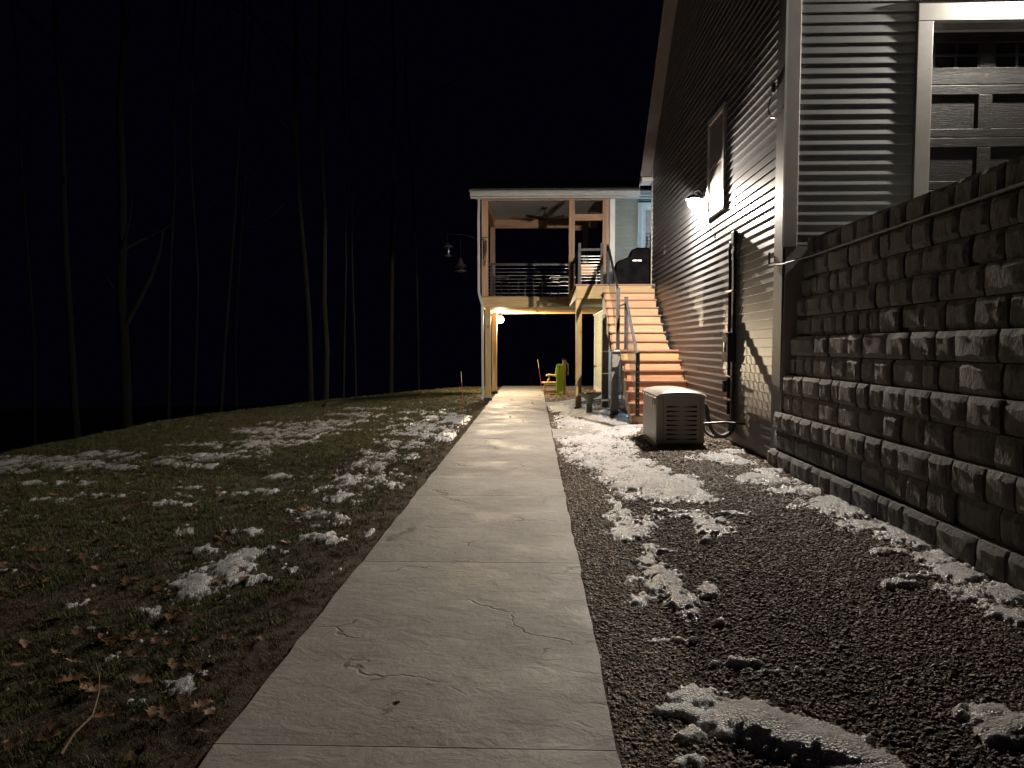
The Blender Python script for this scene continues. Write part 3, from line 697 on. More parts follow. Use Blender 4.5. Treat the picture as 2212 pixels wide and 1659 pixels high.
bx('corner_trim', 'white', house, BX-.01, BX+.06, 22.6, 22.7, .1, 2.36)
bx('wall_cap', 'white', house, BX-.05, BX+.03, WD-.02, 22.7, 2.362, 2.40)
# sliding door upstairs, lower door
fr = MB().box(2.64, 2.76, WD-.03, WD+.012, 2.75, 5.04).box(2.76, 4.18, WD-.03, WD+.012, 4.92, 5.04).box(4.18, 4.3, WD-.03, WD+.012, 2.75, 5.04).build('sliding_door', 'white', house, bevel=.004)
MB().box(2.76, 2.83, WD-.018, WD+.01, 2.75, 4.92).box(2.83, 4.1, WD-.018, WD+.01, 4.86, 4.92).build('sash', 'plastic', fr)
MB().box(2.83, 4.18, WD-.006, WD+.005, 2.75, 4.86).build('pane', 'blind', fr)
br_ = MB()
for k in range(5):
    xx = 2.86+.10*k; br_.tube([(xx, WD-.012, 3.85), (xx+.03, WD-.012, 4.05), (xx+.02, WD-.012, 4.2+.05*(k % 2))], .006, 5)
    br_.tube([(2.85, WD-.012, 3.9+.09*k), (3.3, WD-.012, 3.93+.09*k)], .005, 5)
br_.build('wall_art', 'glassdark', fr)
bx('lower_door', 'white', house, 2.72, 3.62, WD-.02, WD+.012, .08, 2.15, bevel=.004)
# wing roof, gutter, soffit
MB().prism([(WD-.42, 5.275), (24.5, 6.9), (24.5, 7.0), (WD-.42, 5.33)], -1.62, 7.5, 'x').build('wing_roof', 'shingle', house)
MB().prism([(WD-.40, 5.15), (WD-.30, 5.15), (WD-.30, 5.255), (WD-.44, 5.255), (WD-.44, 5.242), (WD-.42, 5.21)], -1.60, 7.5, 'x').build('gutter', 'offwhite', house, bevel=.004)
bx('fascia', 'offwhite', house, -1.60, 7.5, WD-.30, WD-.27, 5.11, 5.262)
bx('roof_edge', 'taupe', house, -1.63, 7.5, WD-.45, WD-.27, 5.263, 5.274)
ven = MB()
for k in range(88): ven.box(-1.5+.1*k, -1.5+.1*k+.092, WD-.27, WD-.03, 5.127+.004*(k % 2), 5.14)
ven.build('vented_soffit', 'offwhite', house)

# ---------------------------------------------------------------- porch
FZ = 2.69; PD0, PD1 = 18.3, 22.0; PX0, PX1 = -1.337, 1.92
porch = thing('covered_porch', (0, 20, 0), 'raised covered wooden porch on posts over the far end of the walk', 'porch')
def pb(n, m, *a, **k): return bx(n, m, porch, *a, **k)
for x0, x1 in ((PX0, PX0+.165), (.89, 1.04), (1.745, 1.915)): pb('post', 'rough_cedar_z', x0, x1, PD0, PD0+.15, FZ, 5.10, bevel=.005)
for x0, x1 in ((PX0+.0, PX0+.15), (1.5, 1.65)): pb('post', 'rough_cedar_z', x0, x1, PD1-.15, PD1, FZ, 5.0, bevel=.005)
pb('beam', 'rough_cedar_x', PX0, PX1, PD0-.005, PD0+.14, 5.102, 5.2, bevel=.005)
pb('beam', 'rough_cedar_x', PX0, PX1, PD1-.14, PD1+.01, 5.0, 5.26, bevel=.005)
pb('beam', 'rough_cedar_y', PX0-.004, PX0+.14, PD0+.15, PD1-.16, 5.02, 5.26, bevel=.005)
pb('crosspiece', 'rough_cedar_x', 1.042, 1.743, PD0+.01, PD0+.13, 4.60, 4.76, bevel=.005)
pb('screen_frame', 'rough_cedar_x', 1.1, 1.5, PD1-.12, PD1-.06, 4.93, 4.985)
pb('ceiling', 'ceil', PX0+.0, 3.6, PD0+.02, PD1+.3, 5.27, 5.30)
for k in range(21): pb('floor_board', 'tread', PX0-.02, 3.2 if k > 0 else 3.2, PD0+.03+k*.178, PD0+.03+k*.178+.17, FZ-.028, FZ)
# rim and joists
pb('rim_beam', 'pine_x', PX0+.03, BX-.02, PD0-.04, PD0+.0, 2.40, FZ-.03, bevel=.003)
pb('rim_beam', 'pine_x', PX0+.03, BX-.06, PD1-.05, PD1-.01, 2.40, FZ-.03)
pb('rim_beam', 'pine_y', PX0-.01, PX0+.028, PD0-.04, PD1, 2.40, FZ-.03)
for k in range(12): pb('joist', 'pine_x', PX0+.03, BX-.06, PD0+.30+k*.285, PD0+.338+k*.285, 2.42, FZ-.03)
for x0, d0 in ((-1.25, 18.32), (-1.23, 20.9)): pb('support_post', 'pine_z', x0, x0+.14, d0, d0+.14, -.03, 2.398, bevel=.004)
for x0, d0 in ((-1.25, 18.32), (-1.23, 20.9)): pb('post_foot', 'rail', x0-.025, x0+.165, d0-.025, d0+.165, -.03, .07)
for k in range(5):
    MB().lathe([(.012, 0), (.03, .015), (.02, .03)], (.05+.02*k, 20.0+.3*k, 2.39), 8).build('bolt_head', 'steel', porch)
# porch cable railing
def cable_rail(parent, x0, x1, D, zt, n, posts=True, rail='rail', z0=FZ):
    bx('top_rail', rail, parent, x0, x1, D-.025, D+.025, zt-.045, zt, bevel=.006)
    for k in range(n):
        z = z0+.08+(zt-.13-z0)*k/(n-1)
        MB().tube([(x0, D, z), (x1, D, z)], .0042, 6).build('cable', 'steel', parent)
cable_rail(porch, PX0+.17, .885, PD0+.07, 3.53, 9)
pb('rail_post', 'rail', -1.12, -1.06, PD0+.05, PD0+.1, FZ, 3.48)
cable_rail(porch, PX0+.17, 1.48, PD1-.08, 3.56, 7)
# landing in front
LD0 = 15.2; LX0, LX1 = .90, 2.56
land = thing('stair_landing', (1.7, 16.7, 0), 'upper wooden stair landing in front of the porch door', 'landing')
for k in range(18): bx('floor_board', 'tread', land, LX0-.03, LX1, LD0-.03+k*.176, LD0-.03+k*.176+.169, FZ-.006, FZ+.022)
bx('rim_beam', 'pine_x', land, LX0, LX1, LD0, LD0+.04, 2.41, FZ-.01, bevel=.003)
bx('rim_beam', 'pine_y', land, LX0, LX0+.04, LD0+.042, PD0-.045, 2.41, FZ-.01)
for k in range(8): bx('joist', 'pine_x', land, LX0+.045, LX1, LD0+.3+k*.35, LD0+.34+k*.35, 2.44, FZ-.02)
bx('support_post', 'pine_z', land, LX0+.0, LX0+.125, LD0+.045, LD0+.18, gz1(.95, 15.3)-.05, 2.408, bevel=.004)
bx('post_foot', 'rail', land, LX0-.02, LX0+.15, LD0+.02, LD0+.20, gz1(.95, 15.3)-.03, gz1(.95, 15.3)+.05)
bx('end_cap', 'rail', land, LX1-.07, LX1, LD0-.05, LD0-.002, FZ-.06, FZ-.01)
# landing rail
rl = thing('landing_railing', (1.2, LD0, FZ), 'charcoal cable railing on the front of the upper landing', 'railing')
for x in (.935, 1.41): bx('rail_post', 'rail', rl, x, x+.062, LD0+.02, LD0+.08, FZ+.02, 3.59, bevel=.005)
for x in (.935, 1.41): bx('post_base', 'rail', rl, x-.02, x+.085, LD0, LD0+.10, FZ+.022, FZ+.035)
bx('top_rail', 'rail', rl, .997, 1.41, LD0+.03, LD0+.07, 3.42, 3.475, bevel=.005)
for k in range(9): MB().tube([(.997, LD0+.05, 2.80+k*.064), (1.41, LD0+.05, 2.80+k*.064)], .004, 6).build('cable', 'steel', rl)
sr = thing('landing_side_railing', (.96, 16.7, FZ), 'charcoal cable railing along the left side of the upper landing', 'railing')
bx('top_rail', 'rail', sr, .945, .985, LD0+.085, PD0-.02, 3.42, 3.475)
for k in range(9): MB().tube([(.965, LD0+.085, 2.80+k*.064), (.965, PD0-.02, 2.80+k*.064)], .004, 6).build('cable', 'steel', sr)
bx('rail_post', 'rail', sr, .935, .997, PD0-.10, PD0-.03, FZ+.02, 3.55)
# ---------------------------------------------------------------- stairs
RS = .1715; Z0 = 1.336
st = thing('staircase', (2.05, 12.5, .1), 'orange cedar stairs with brown treads climbing to the porch landing', 'staircase')
D_up = [13.45+.26*k for k in range(8)]      # nosing of step k above the mid landing
for k in range(7):
    z = Z0+RS*(k+1); d = D_up[k]
    bx('tread', 'tread', st, 1.46, 2.53, d, d+.285, z-.028, z, bevel=.004)
for k in range(8):
    z = Z0+RS*k; d = D_up[k]+.03
    bx('riser', 'cedar_x', st, 1.50, 2.50, d, d+.02, z+.001, z+RS-.03)
XL0, XL1 = 1.56, 2.585
bx('landing_board', 'tread', st, XL0-.02, XL1+.02, 12.74, 12.98, Z0-.03, Z0, bevel=.004)
for k in range(3): bx('landing_board', 'tread', st, 1.42, XL1+.02, 12.99+.16*k, 12.99+.16*k+.155, Z0-.03, Z0)
bx('landing_rim', 'pine_x', st, XL0, XL1, 12.77, 12.81, Z0-.17, Z0-.031)
bx('landing_rim', 'grey_wood', st, 1.41, 1.545, 12.80, 12.84, Z0-.31, Z0-.032, bevel=.003)
bx('rail_pad', 'white', st, 1.36, 1.60, 12.76, 12.99, Z0-.029, Z0-.002)
D_lo = [12.75-.25*k for k in range(8)]
for k in range(1, 7):
    z = Z0-RS*k; d = D_lo[k]
    bx('tread', 'tread', st, XL0-.015+.0, XL1+.02, d, d+.285, z-.028, z, bevel=.004)
for k in range(2, 8):
    z = Z0-RS*k; d = D_lo[k-1]+.03
    bx('riser', 'cedar_x', st, XL0+.045, XL1-.03, d, d+.02, z+.001, z+RS-.03)
# stringers: saw-toothed boards
def stringer(x0, x1, steps, zb, m):
    """steps: list of (d, z) nosing points from low to high"""
    poly = []
    for i, (d, z) in enumerate(steps):
        poly.append((d+.05, (steps[i-1][1] if i else z-RS)-.03)); poly.append((d+.05, z-.03))
    d1, z1 = steps[-1]; poly.append((d1+.31, z1-.03)); poly.append((d1+.31, z1-.33)); d0, z0 = steps[0]; poly.append((d0+.25, zb)); poly.append((d0+.05, zb))
    pl = []
    for p in poly:
        if not pl or (abs(p[0]-pl[-1][0])+abs(p[1]-pl[-1][1])) > 1e-4: pl.append(p)
    MB().prism(pl, x0, x1, 'x').build('stringer', m, st)
lo_steps = [(D_lo[k], Z0-RS*k) for k in range(6, 0, -1)]
up_steps = [(D_up[k], Z0+RS*(k+1)) for k in range(7)]
for x in (XL0, 2.05, XL1-.04): stringer(x, x+.04, lo_steps, gz1(1.6, 11)-.02, 'rough_cedar_y')
for x in (1.47, 1.98, 2.49): stringer(x, x+.03, up_steps, Z0-.03, 'rough_cedar_y')
bx('support_post', 'grey_wood', st, 1.40, 1.535, 12.86, 13.0, gz1(1.45, 12.9)-.05, Z0-.04, bevel=.004)
bx('support_post', 'grey_wood', st, XL1-.16, XL1-.02, 13.3, 13.44, gz1(2.5, 13.3)-.05, Z0-.04)
bx('support_post', 'grey_wood', st, 1.40, 1.535, 14.6, 14.74, gz1(1.45, 14.6)-.05, 2.05)
# stair railing
sg = thing('stair_railing', (1.6, 12.8, .1), 'black and charcoal stair handrail with thin steel cables', 'railing')
def post(x, d, z0, z1, m='rail', s=.062):
    p = bx('rail_post', m, sg, x-s/2, x+s/2, d-s/2, d+s/2, z0, z1, bevel=.005)
    bx('post_base', m, p, x-s*.85, x+s*.85, d-s*.85, d+s*.85, z0, z0+.012); bx('post_cap', m, p, x-s*.58, x+s*.58, d-s*.58, d+s*.58, z1+.001, z1+.014)
post(1.575, 15.27, FZ+.02, 3.55); post(1.515, 12.87, Z0, 2.43); post(1.655, 12.84, Z0, 2.27); post(1.63, 11.20, Z0-RS*6, Z0-RS*6+.98, 'black', .06)
MB().bar((1.575, 15.22, 3.50), (1.515, 12.90, 2.38), .045, .055).build('handrail', 'black', sg, bevel=.004)
MB().bar((1.655, 12.80, 2.20), (1.63, 11.22, 1.22), .045, .05).build('handrail', 'rail', sg, bevel=.004)
MB().bar((1.53, 12.85, 2.12), (1.64, 12.84, 2.16), .04, .03).build('rail_bracket', 'rail', sg)
for k in range(9):
    t = .09+.083*k
    MB().tube([(1.655, 12.81, Z0+t+.02), (1.63, 11.23, Z0-RS*6+t+.02)], .0038, 6).build('cable', 'steel', sg)
    MB().tube([(1.575, 15.24, FZ+.02+t), (1.515, 12.90, Z0+t)], .0034, 6).build('cable', 'steel', sg)
for k in range(9): MB().lathe([(.006, 0), (.009, .004), (.005, .008)], (1.63, 11.165, Z0-RS*6+.11+.083*k), 8, 'y').build('cable_end', 'steel', sg)
bx('vent_pipe_clip', 'white', st, 1.57, 1.60, 12.76, 12.79, .3, Z0-.18)

# ---------------------------------------------------------------- things on the porch
fan = thing('ceiling_fan', (.30, 20.0, 5.0), 'dark three bladed ceiling fan under the porch roof', 'ceiling fan')
MB().lathe([(.02, 5.27), (.085, 5.265), (.08, 5.23), (.02, 5.19)], (.30, 20, 0), 16).build('canopy', 'black', fan, smooth=True)
MB().tube([(.30, 20, 5.22), (.30, 20, 5.05)], .013, 8).build('downrod', 'black', fan)
MB().lathe([(.02, 5.09), (.06, 5.05), (.10, 5.0), (.10, 4.96), (.05, 4.925)], (.30, 20, 0), 18).build('motor', 'black', fan, smooth=True)
for a in (0, 118, 184):
    c_, s_ = math.cos(R(a)), math.sin(R(a)); v = []; n = 9
    for i in range(n):
        r = .08+.45*i/(n-1); w_ = .03+.065*math.sin(math.pi*min(1, (i/(n-1))**.8*.93+.05))
        for q in (-1, 1):
            for zz in (0, .010): v.append((.30+c_*r-s_*w_*q, 20+s_*r+c_*w_*q, 4.975+.02*q+.05*(i/(n-1))**2+zz))
    f = []
    for i in range(n-1):
        b_ = 4*i; f += [(b_, b_+2, b_+6, b_+4), (b_+1, b_+5, b_+7, b_+3), (b_, b_+4, b_+5, b_+1), (b_+2, b_+3, b_+7, b_+6)]
    f += [(0, 1, 3, 2), (4*n-4, 4*n-2, 4*n-1, 4*n-3)]
    MB().add(v, f).build('blade', 'black', fan, smooth=True)
# grill under its cover
gr = thing('covered_grill', (2.28, 16.4, FZ), 'barbecue grill under a black fabric cover beside the wall', 'grill')
px = [1.84, 1.86, 1.90, 2.02, 2.13, 2.16, 2.20, 2.32, 2.52, 2.70, 2.86, 2.95, 3.02]; pz = [3.18, 3.28, 3.32, 3.36, 3.41, 3.47, 3.57, 3.62, 3.61, 3.57, 3.45, 3.32, 3.22]
v = []; n = len(px); dd = [16.05, 16.12, 16.3, 16.5, 16.62]
for j, d in enumerate(dd):
    k = [.93, .99, 1, .98, .9][j]
    for i in range(n): v.append((px[i], d, FZ+(pz[i]-FZ)*k))
bo = len(v)
f = [(j*n+i, j*n+i+1, (j+1)*n+i+1, (j+1)*n+i) for j in range(4) for i in range(n-1)]
# front skirt with folds
rows = 6
for r in range(rows+1):
    for i in range(n):
        t = r/rows; fold = .018*math.sin(i*2.4+r*.3)*t
        v.append((px[i]+(-.03 if i == 0 else 0)*t, 16.05-.012*t+fold, (FZ+(pz[i]-FZ)*.93)*(1-t)+(FZ+.03)*t))
f += [(bo+r*n+i, bo+(r+1)*n+i, bo+(r+1)*n+i+1, bo+r*n+i+1) for r in range(rows) for i in range(n-1)]
bo = len(v)
for j, d in enumerate(dd): v += [(px[0], d, FZ+(pz[0]-FZ)*[.93, .99, 1, .98, .9][j]), (px[0]-.03, d, FZ+.03)]
f += [(bo+2*j, bo+2*j+2, bo+2*j+3, bo+2*j+1) for j in range(4)]
MB().add(v, f).build('cover', 'cover', gr, smooth=True)
bx('cover_label', 'steel', gr, 2.20, 2.40, 16.02, 16.03, 3.30, 3.315)
MB().box(2.0, 2.9, 16.15, 16.55, FZ+.03, FZ+.6).build('cabinet', 'black', gr)
for x in (1.98, 2.86): MB().lathe([(.03, -.02), (.03, .02)], (x, 16.25, FZ+.03), 12, 'x').build('wheel', 'black', gr)
# wooden box on landing
bxo = thing('wooden_crate', (1.18, 15.6, 2.93), 'small slatted cedar crate behind the landing cables', 'crate')
for k in range(3): bx('slat', 'cedar_x', bxo, 1.02, 1.36, 15.45, 15.465, 2.955+k*.07, 2.955+k*.07+.065)
for x in (1.02, 1.345): bx('end_board', 'cedar_z', bxo, x, x+.015, 15.467, 15.70, 2.955, 3.16)
bx('back_board', 'cedar_x', bxo, 1.02, 1.36, 15.701, 15.715, 2.955, 3.16)
bx('bottom', 'cedar_x', bxo, 1.036, 1.344, 15.467, 15.70, 2.955, 2.97)
tb = thing('side_table', (1.2, 15.62, FZ+.02), 'low dark side table under the cedar crate', 'table')
bx('tabletop', 'black', tb, .98, 1.40, 15.40, 15.80, 2.925, 2.952)
for x in (1.0, 1.36):
    for y in (15.42, 15.76): bx('leg', 'black', tb, x, x+.025, y, y+.025, FZ+.022, 2.924)
# hanging jacket / bag by the mid post
jk = MB(); v = []; f = []; nn = 10
for i in range(9):
    z = 3.42-.085*i; w_ = [.03, .06, .085, .095, .09, .085, .075, .06, .03][i]
    for k in range(nn):
        a = 2*math.pi*k/nn; v.append((.985+.5*w_*math.cos(a)*(1+.25*math.sin(3*a+i)), 15.9+w_*1.5*math.sin(a), z))
for i in range(8):
    for k in range(nn): f.append((i*nn+k, i*nn+(k+1) % nn, (i+1)*nn+(k+1) % nn, (i+1)*nn+k))
f += [tuple(range(nn)), tuple(8*nn+k for k in range(nn))[::-1]]
jk.add(v, f).build('hanging_bag', 'cover', smooth=True, label='dark cloth bag hanging on the landing side railing', cat='bag')
# leaning pole
MB().tube([(.545, 20.3, 4.86), (.76, 19.5, 4.25), (.955, 18.75, 3.62)], [.006, .009, .013], 8).build('leaning_pole', 'rail', label='thin grey pole leaning from the porch beam to the middle post', cat='pole')
# patio chairs seen dim behind the railing
def chair(x, y, rz, label):
    t = thing('patio_chair', (x, y, FZ), label, 'chair', 'patio chairs on the porch'); parts = []
    def pp(n, m, *a): 
        o = MB().box(*[q+off for q, off in zip(a, (x, x, y, y, FZ, FZ))]).build(n, m, t); return o
    pp('seat', 'cover', -.27, .27, -.25, .25, .38, .44); pp('backrest', 'cover', -.27, .27, .25, .30, .44, .86)
    for sx in (-1, 1):
        pp('armrest', 'black', min(sx*.30, sx*.25), max(sx*.30, sx*.25), -.25, .28, .60, .64)
        for sy in (-.24, .24): pp('leg', 'black', min(sx*.29, sx*.25), max(sx*.29, sx*.25), sy-.02, sy+.02, 0, .60)
    t.rotation_euler.z = rz; return t
chair(.35, 20.2, .5, 'dark patio chair behind the railing near the middle post')
chair(-.6, 20.9, -.4, 'dark patio chair in the far left part of the porch')
# wind chime
wc = thing('wind_chime', (-1.25, 18.25, 3.5), 'wind chime with metal tubes hung on the left cedar post', 'wind chime')
bx('bracket', 'black', wc, -1.345, -1.165, 18.27, 18.298, 4.17, 4.185)
MB().lathe([(.05, 4.10), (.055, 4.13), (.01, 4.15)], (-1.25, 18.21, 0), 12).build('top_disc', 'grey_wood', wc)
for k in range(6):
    a = k*math.pi/3; l = .30+.05*k
    MB().tube([(-1.25+.042*math.cos(a), 18.21+.042*math.sin(a), 4.08), (-1.25+.042*math.cos(a), 18.21+.042*math.sin(a), 4.08-l)], .008, 8).build('chime_tube', 'copper', wc)
MB().tube([(-1.25, 18.21, 4.12), (-1.25, 18.21, 3.55)], .002, 5).build('cord', 'black', wc)
bx('sail', 'black', wc, -1.265, -1.235, 18.208, 18.212, 3.45, 3.57)
# downspout
ds = MB(); X0 = PX0-.055
pth = [(X0+.0, 18.15, 5.14), (X0-.0, 18.15, 4.98), (X0-.01, 18.18, 4.7), (X0-.01, 18.2, 2.78), (X0+.03, 18.22, 2.60), (X0+.075, 18.24, 2.46), (X0+.085, 18.24, .10), (X0+.06, 18.18, .02)]
for a_, b_ in zip(pth[:-1], pth[1:]): ds.bar(a_, b_, .062, .05, up=(0, 1, 0))
ds.build('downspout', 'offwhite', bevel=.004, label='white downspout running down the left front porch post', cat='downspout')
# bird feeders on a hook
def feeder(u, v0, v1, D, label, kind):
    pt = P(u, v0, D); pbm = P(u, v1, D); t = thing('bird_feeder', tuple(pbm), label, 'bird feeder', 'bird feeders hanging by the porch')
    x, z1, z0 = pt.x, pt.z, pbm.z; h = z1-z0
    if kind == 0:
        MB().lathe([(.13, z1-.10), (.135, z1-.085), (.03, z1-.02), (.01, z1)], (x, D, 0), 16).build('roof', 'copper', t, smooth=True)
        MB().lathe([(.045, z0+.06), (.05, z1-.11)], (x, D, 0), 14).build('seed_tube', 'glassdark', t, smooth=True)
        MB().lathe([(.02, z0+.0), (.11, z0+.03), (.115, z0+.05), (.045, z0+.055)], (x, D, 0), 16).build('tray', 'copper', t, smooth=True)
    else:
        MB().lathe([(.16, z0+.12), (.15, z0+.135), (.06, z1-.12), (.012, z1)], (x, D, 0), 14).build('roof', 'copper', t)
        MB().lathe([(.085, z0+.035), (.085, z0+.118)], (x, D, 0), 14).build('seed_house', 'glassdark', t)
        MB().lathe([(.15, z0), (.16, z0+.03), (.08, z0+.034)], (x, D, 0), 14).build('tray', 'copper', t)
    MB().tube([(x, D, z1-.01), (x, D, 4.235)], .0035, 5).build('hanger_wire', 'black', t)
    return x
xa = feeder(967, 525, 556, 18.2, 'round roofed tube feeder, higher and farther from the porch', 0)
xb_ = feeder(995, 556, 587, 18.2, 'cone roofed lantern feeder, lower and nearer to the porch', 1)
MB().tube([(PX0-.02, 18.33, 4.05), (-1.6, 18.25, 4.2), (xb_, 18.2, 4.24), (xa-.03, 18.2, 4.25)], .004, 8).build('feeder_arm', 'black', smooth=True, label='thin black iron arm holding both bird feeders', cat='bracket')

# ---------------------------------------------------------------- lamps
def lamp_ball(c, r, m, parent, name='bulb'):
    prof = [(max(r*math.sin(a), .002), -r*math.cos(a)) for a in np.linspace(0.02, math.pi-.02, 9)]
    return MB().lathe([(p, q+c[2]) for p, q in prof], (c[0], c[1], 0), 12).build(name, m, parent, smooth=True)
B1 = (2.425, 11.02, 3.60)
l1 = thing('wall_lantern', (WX, B1[1], B1[2]), 'black hooded wall lantern lit beside the gable wall window', 'wall lamp')
bx('backplate', 'black', l1, WX-.045, WX-.018, B1[1]-.06, B1[1]+.06, B1[2]-.10, B1[2]+.17, bevel=.004)
MB().tube([(WX-.04, B1[1], B1[2]+.10), (WX-.10, B1[1], B1[2]+.17), (B1[0], B1[1], B1[2]+.14), (B1[0], B1[1], B1[2]+.08)], .011, 8).build('arm', 'black', l1, smooth=True)
MB().lathe([(.120, B1[2]+.030), (.124, B1[2]+.036), (.085, B1[2]+.075), (.03, B1[2]+.10), (.012, B1[2]+.11)], (B1[0], B1[1], 0), 20).build('hood', 'black', l1, smooth=True)
lamp_ball(B1, .024, 'b1', l1); lamp_ball((B1[0], B1[1], B1[2]-.012), .088, 'glare', l1, 'glare_globe')  # outer globe is added to swell the bulb to its glare
B2 = (-.985, 21.0, 2.19)
l2 = thing('deck_lamp', (B2[0], B2[1], 2.39), 'bare round lamp lit under the porch joists beside the rear post', 'lamp')
bx('fixture_box', 'black', l2, B2[0]-.05, B2[0]+.05, B2[1]-.05, B2[1]+.05, B2[2]+.075, 2.415)
MB().lathe([(.03, B2[2]+.045), (.035, B2[2]+.075)], (B2[0], B2[1], 0), 14).build('socket', 'plastic', l2)
lamp_ball(B2, .026, 'b2', l2); lamp_ball(B2, .100, 'glare', l2, 'glare_globe')  # larger ball added for the glare of the deck bulb
B3 = (5.02, DC-.15, 5.14)
l3 = thing('garage_lamp', (B3[0], DC, B3[2]), 'wall lamp lit above the dark garage door', 'wall lamp')
bx('backplate', 'black', l3, B3[0]-.06, B3[0]+.06, DC-.035, DC-.010, B3[2]-.06, B3[2]+.16)
MB().tube([(B3[0], DC-.03, B3[2]+.11), (B3[0], DC-.09, B3[2]+.15), (B3[0], B3[1], B3[2]+.09)], .01, 8).build('arm', 'black', l3)
MB().lathe([(.10, B3[2]+.05), (.03, B3[2]+.09), (.01, B3[2]+.10)], (B3[0], B3[1], 0), 18).build('hood', 'black', l3, smooth=True)
lamp_ball(B3, .018, 'b3', l3)
B4 = (4.05, 17.9, 4.35)
l4 = thing('porch_door_lamp', (B4[0]+.5, 18.3, B4[2]), 'cool white lamp beside the porch sliding door', 'wall lamp')
MB().tube([(4.45, 18.3, B4[2]+.10), (4.2, 18.1, B4[2]+.12), (B4[0], B4[1], B4[2]+.06)], .01, 8).build('arm', 'black', l4)
lamp_ball(B4, .045, 'b4', l4)
B5 = (2.66, 17.6, 2.0)
l5 = thing('basement_door_lamp', (B5[0], 18.3, B5[2]), 'cool white lamp beside the lower basement door', 'wall lamp')
MB().tube([(B5[0]-.0, 18.31, B5[2]+.12), (B5[0], 18.0, B5[2]+.14), (B5[0], B5[1], B5[2]+.05)], .01, 8).build('arm', 'black', l5)
lamp_ball(B5, .04, 'b5', l5)

# ---------------------------------------------------------------- generator
GX, GY, GZ = 1.55, 9.0, gz1(1.85, 9.4)
GW, GL, GH = .61, 1.09, .70
gen = thing('standby_generator', (GX+GW/2, GY+GL/2, GZ), 'beige standby generator cabinet with black louvred end on the gravel', 'generator')
bx('pad', 'paving_drive', gen, GX-.03, GX+GW+.03, GY-.03, GY+GL+.03, GZ-.05, GZ+.015)
bx('cabinet', 'gen', gen, GX, GX+GW, GY, GY+GL, GZ+.02, GZ+GH-.075, bevel=.02)
# lid: crowned and overhanging
v = []; nx_ = 12
for y in (GY-.015, GY+.03, GY+GL-.03, GY+GL+.015):
    for i in range(nx_+1):
        t = i/nx_; e = (0 if GY-.01 < y < GY+GL else -.022)
        x = GX-.014+(GW+.028)*t
        z = GZ+GH-.055+.058*math.sin(math.pi*min(1, max(0, t)))**.45+e
        v.append((x, y, z))
f = [(j*(nx_+1)+i, j*(nx_+1)+i+1, (j+1)*(nx_+1)+i+1, (j+1)*(nx_+1)+i) for j in range(3) for i in range(nx_)]
n0 = len(v); ring = list(range(nx_+1))+[2*nx_+1, 3*nx_+2]+[4*nx_+3-i for i in range(nx_+1)]+[2*(nx_+1), nx_+1]
v += [(v[k][0], v[k][1], GZ+GH-.082) for k in ring]
f += [(ring[k], n0+k, n0+(k+1) % len(ring), ring[(k+1) % len(ring)]) for k in range(len(ring))]; f.append(tuple(n0+k for k in range(len(ring)))[::-1])
MB().add(v, f).build('lid', 'gen', gen, smooth=True)
# seams of the end panel
for x in (GX+.085, GX+GW-.055): bx('panel_seam', 'vent', gen, x, x+.004, GY-.002, GY, GZ+.03, GZ+GH-.085)
vz0, vz1 = GZ+.085, GZ+.495
for r in range(8):
    z = vz1-(vz1-vz0)*r/7
    for s, xa_, xb2 in ((1, GX+.130, GX+.300), (-1, GX+GW-.100, GX+GW-.270)):
        pl = [(xa_, z-.010), (xa_, z+.013), (xa_+(xb2-xa_)*.45, z+.011), (xb2, z+.002), (xb2, z-.001), (xa_+(xb2-xa_)*.45, z-.008)]
        if s == -1: pl = pl[::-1]
        MB().prism(pl, GY-.0035, GY, 'y').build('vent_slot', 'vent', gen)
        hl = [(xa_, z+.016), (xa_, z+.020), (xa_+(xb2-xa_)*.45, z+.0145), (xb2, z+.005), (xb2, z+.002), (xa_+(xb2-xa_)*.45, z+.011)]
        if s == -1: hl = hl[::-1]
        MB().prism(hl, GY-.010, GY-.0, 'y').build('vent_hood', 'gen', gen)
for k, (sag, w_) in enumerate(((.055, .16), (.085, .19), (.11, .2))):
    MB().tube([(GX-.02, GY+.03+w_*t, GZ+GH-.10-sag*4*t*(1-t)) for t in np.linspace(0, 1, 9)], .004, 6).build('white_cable', 'plastic', gen, smooth=True)
bx('lid_latch', 'rail', gen, GX-.012, GX, GY+.12, GY+.15, GZ+GH-.17, GZ+GH-.10)
for k in range(3): bx('badge', 'plastic', gen, GX-.0025, GX-.0005, GY+.16+.04*k, GY+.19+.04*k, GZ+.14, GZ+.155)
# conduits and disconnect
def spl(pts, n=6):
    q = [Vector(p) for p in pts]; q = [q[0]]+q+[q[-1]]; out = []
    for i in range(1, len(q)-2):
        for k in range(n):
            t = k/n; a, b, c, d = q[i-1:i+3]
            out.append(.5*((2*b)+(c-a)*t+(2*a-5*b+4*c-d)*t*t+(3*b-a-3*c+d)*t**3))
    return out+[q[-1]]
cb = thing('electrical_conduits', (WX-.06, 9.25, .3), 'black conduits and disconnect box feeding the generator from the wall', 'conduit')
cx = WX-.032
MB().bar((cx-.01, 9.22, 2.76), (cx-.01, 9.22, .42), .085, .035, up=(1, 0, 0)).build('main_conduit', 'rail', cb, bevel=.004)
bx('weather_head', 'rail', cb, WX-.075, WX-.018, 9.15, 9.28, 2.70, 2.86, bevel=.01)
MB().tube([(cx, 9.26, 2.74), (cx-.012, 9.38, 2.74), (cx-.01, 9.44, 2.65), (cx, 9.44, 2.4), (cx, 9.44, .5)], .02, 10).build('thin_conduit', 'black', cb, smooth=True)
MB().tube([(cx-.04, 9.13, 2.6), (cx-.03, 9.12, 2.2), (cx-.03, 9.14, 1.8), (cx-.03, 9.15, 1.5)], .012, 8).build('cable', 'black', cb, smooth=True)
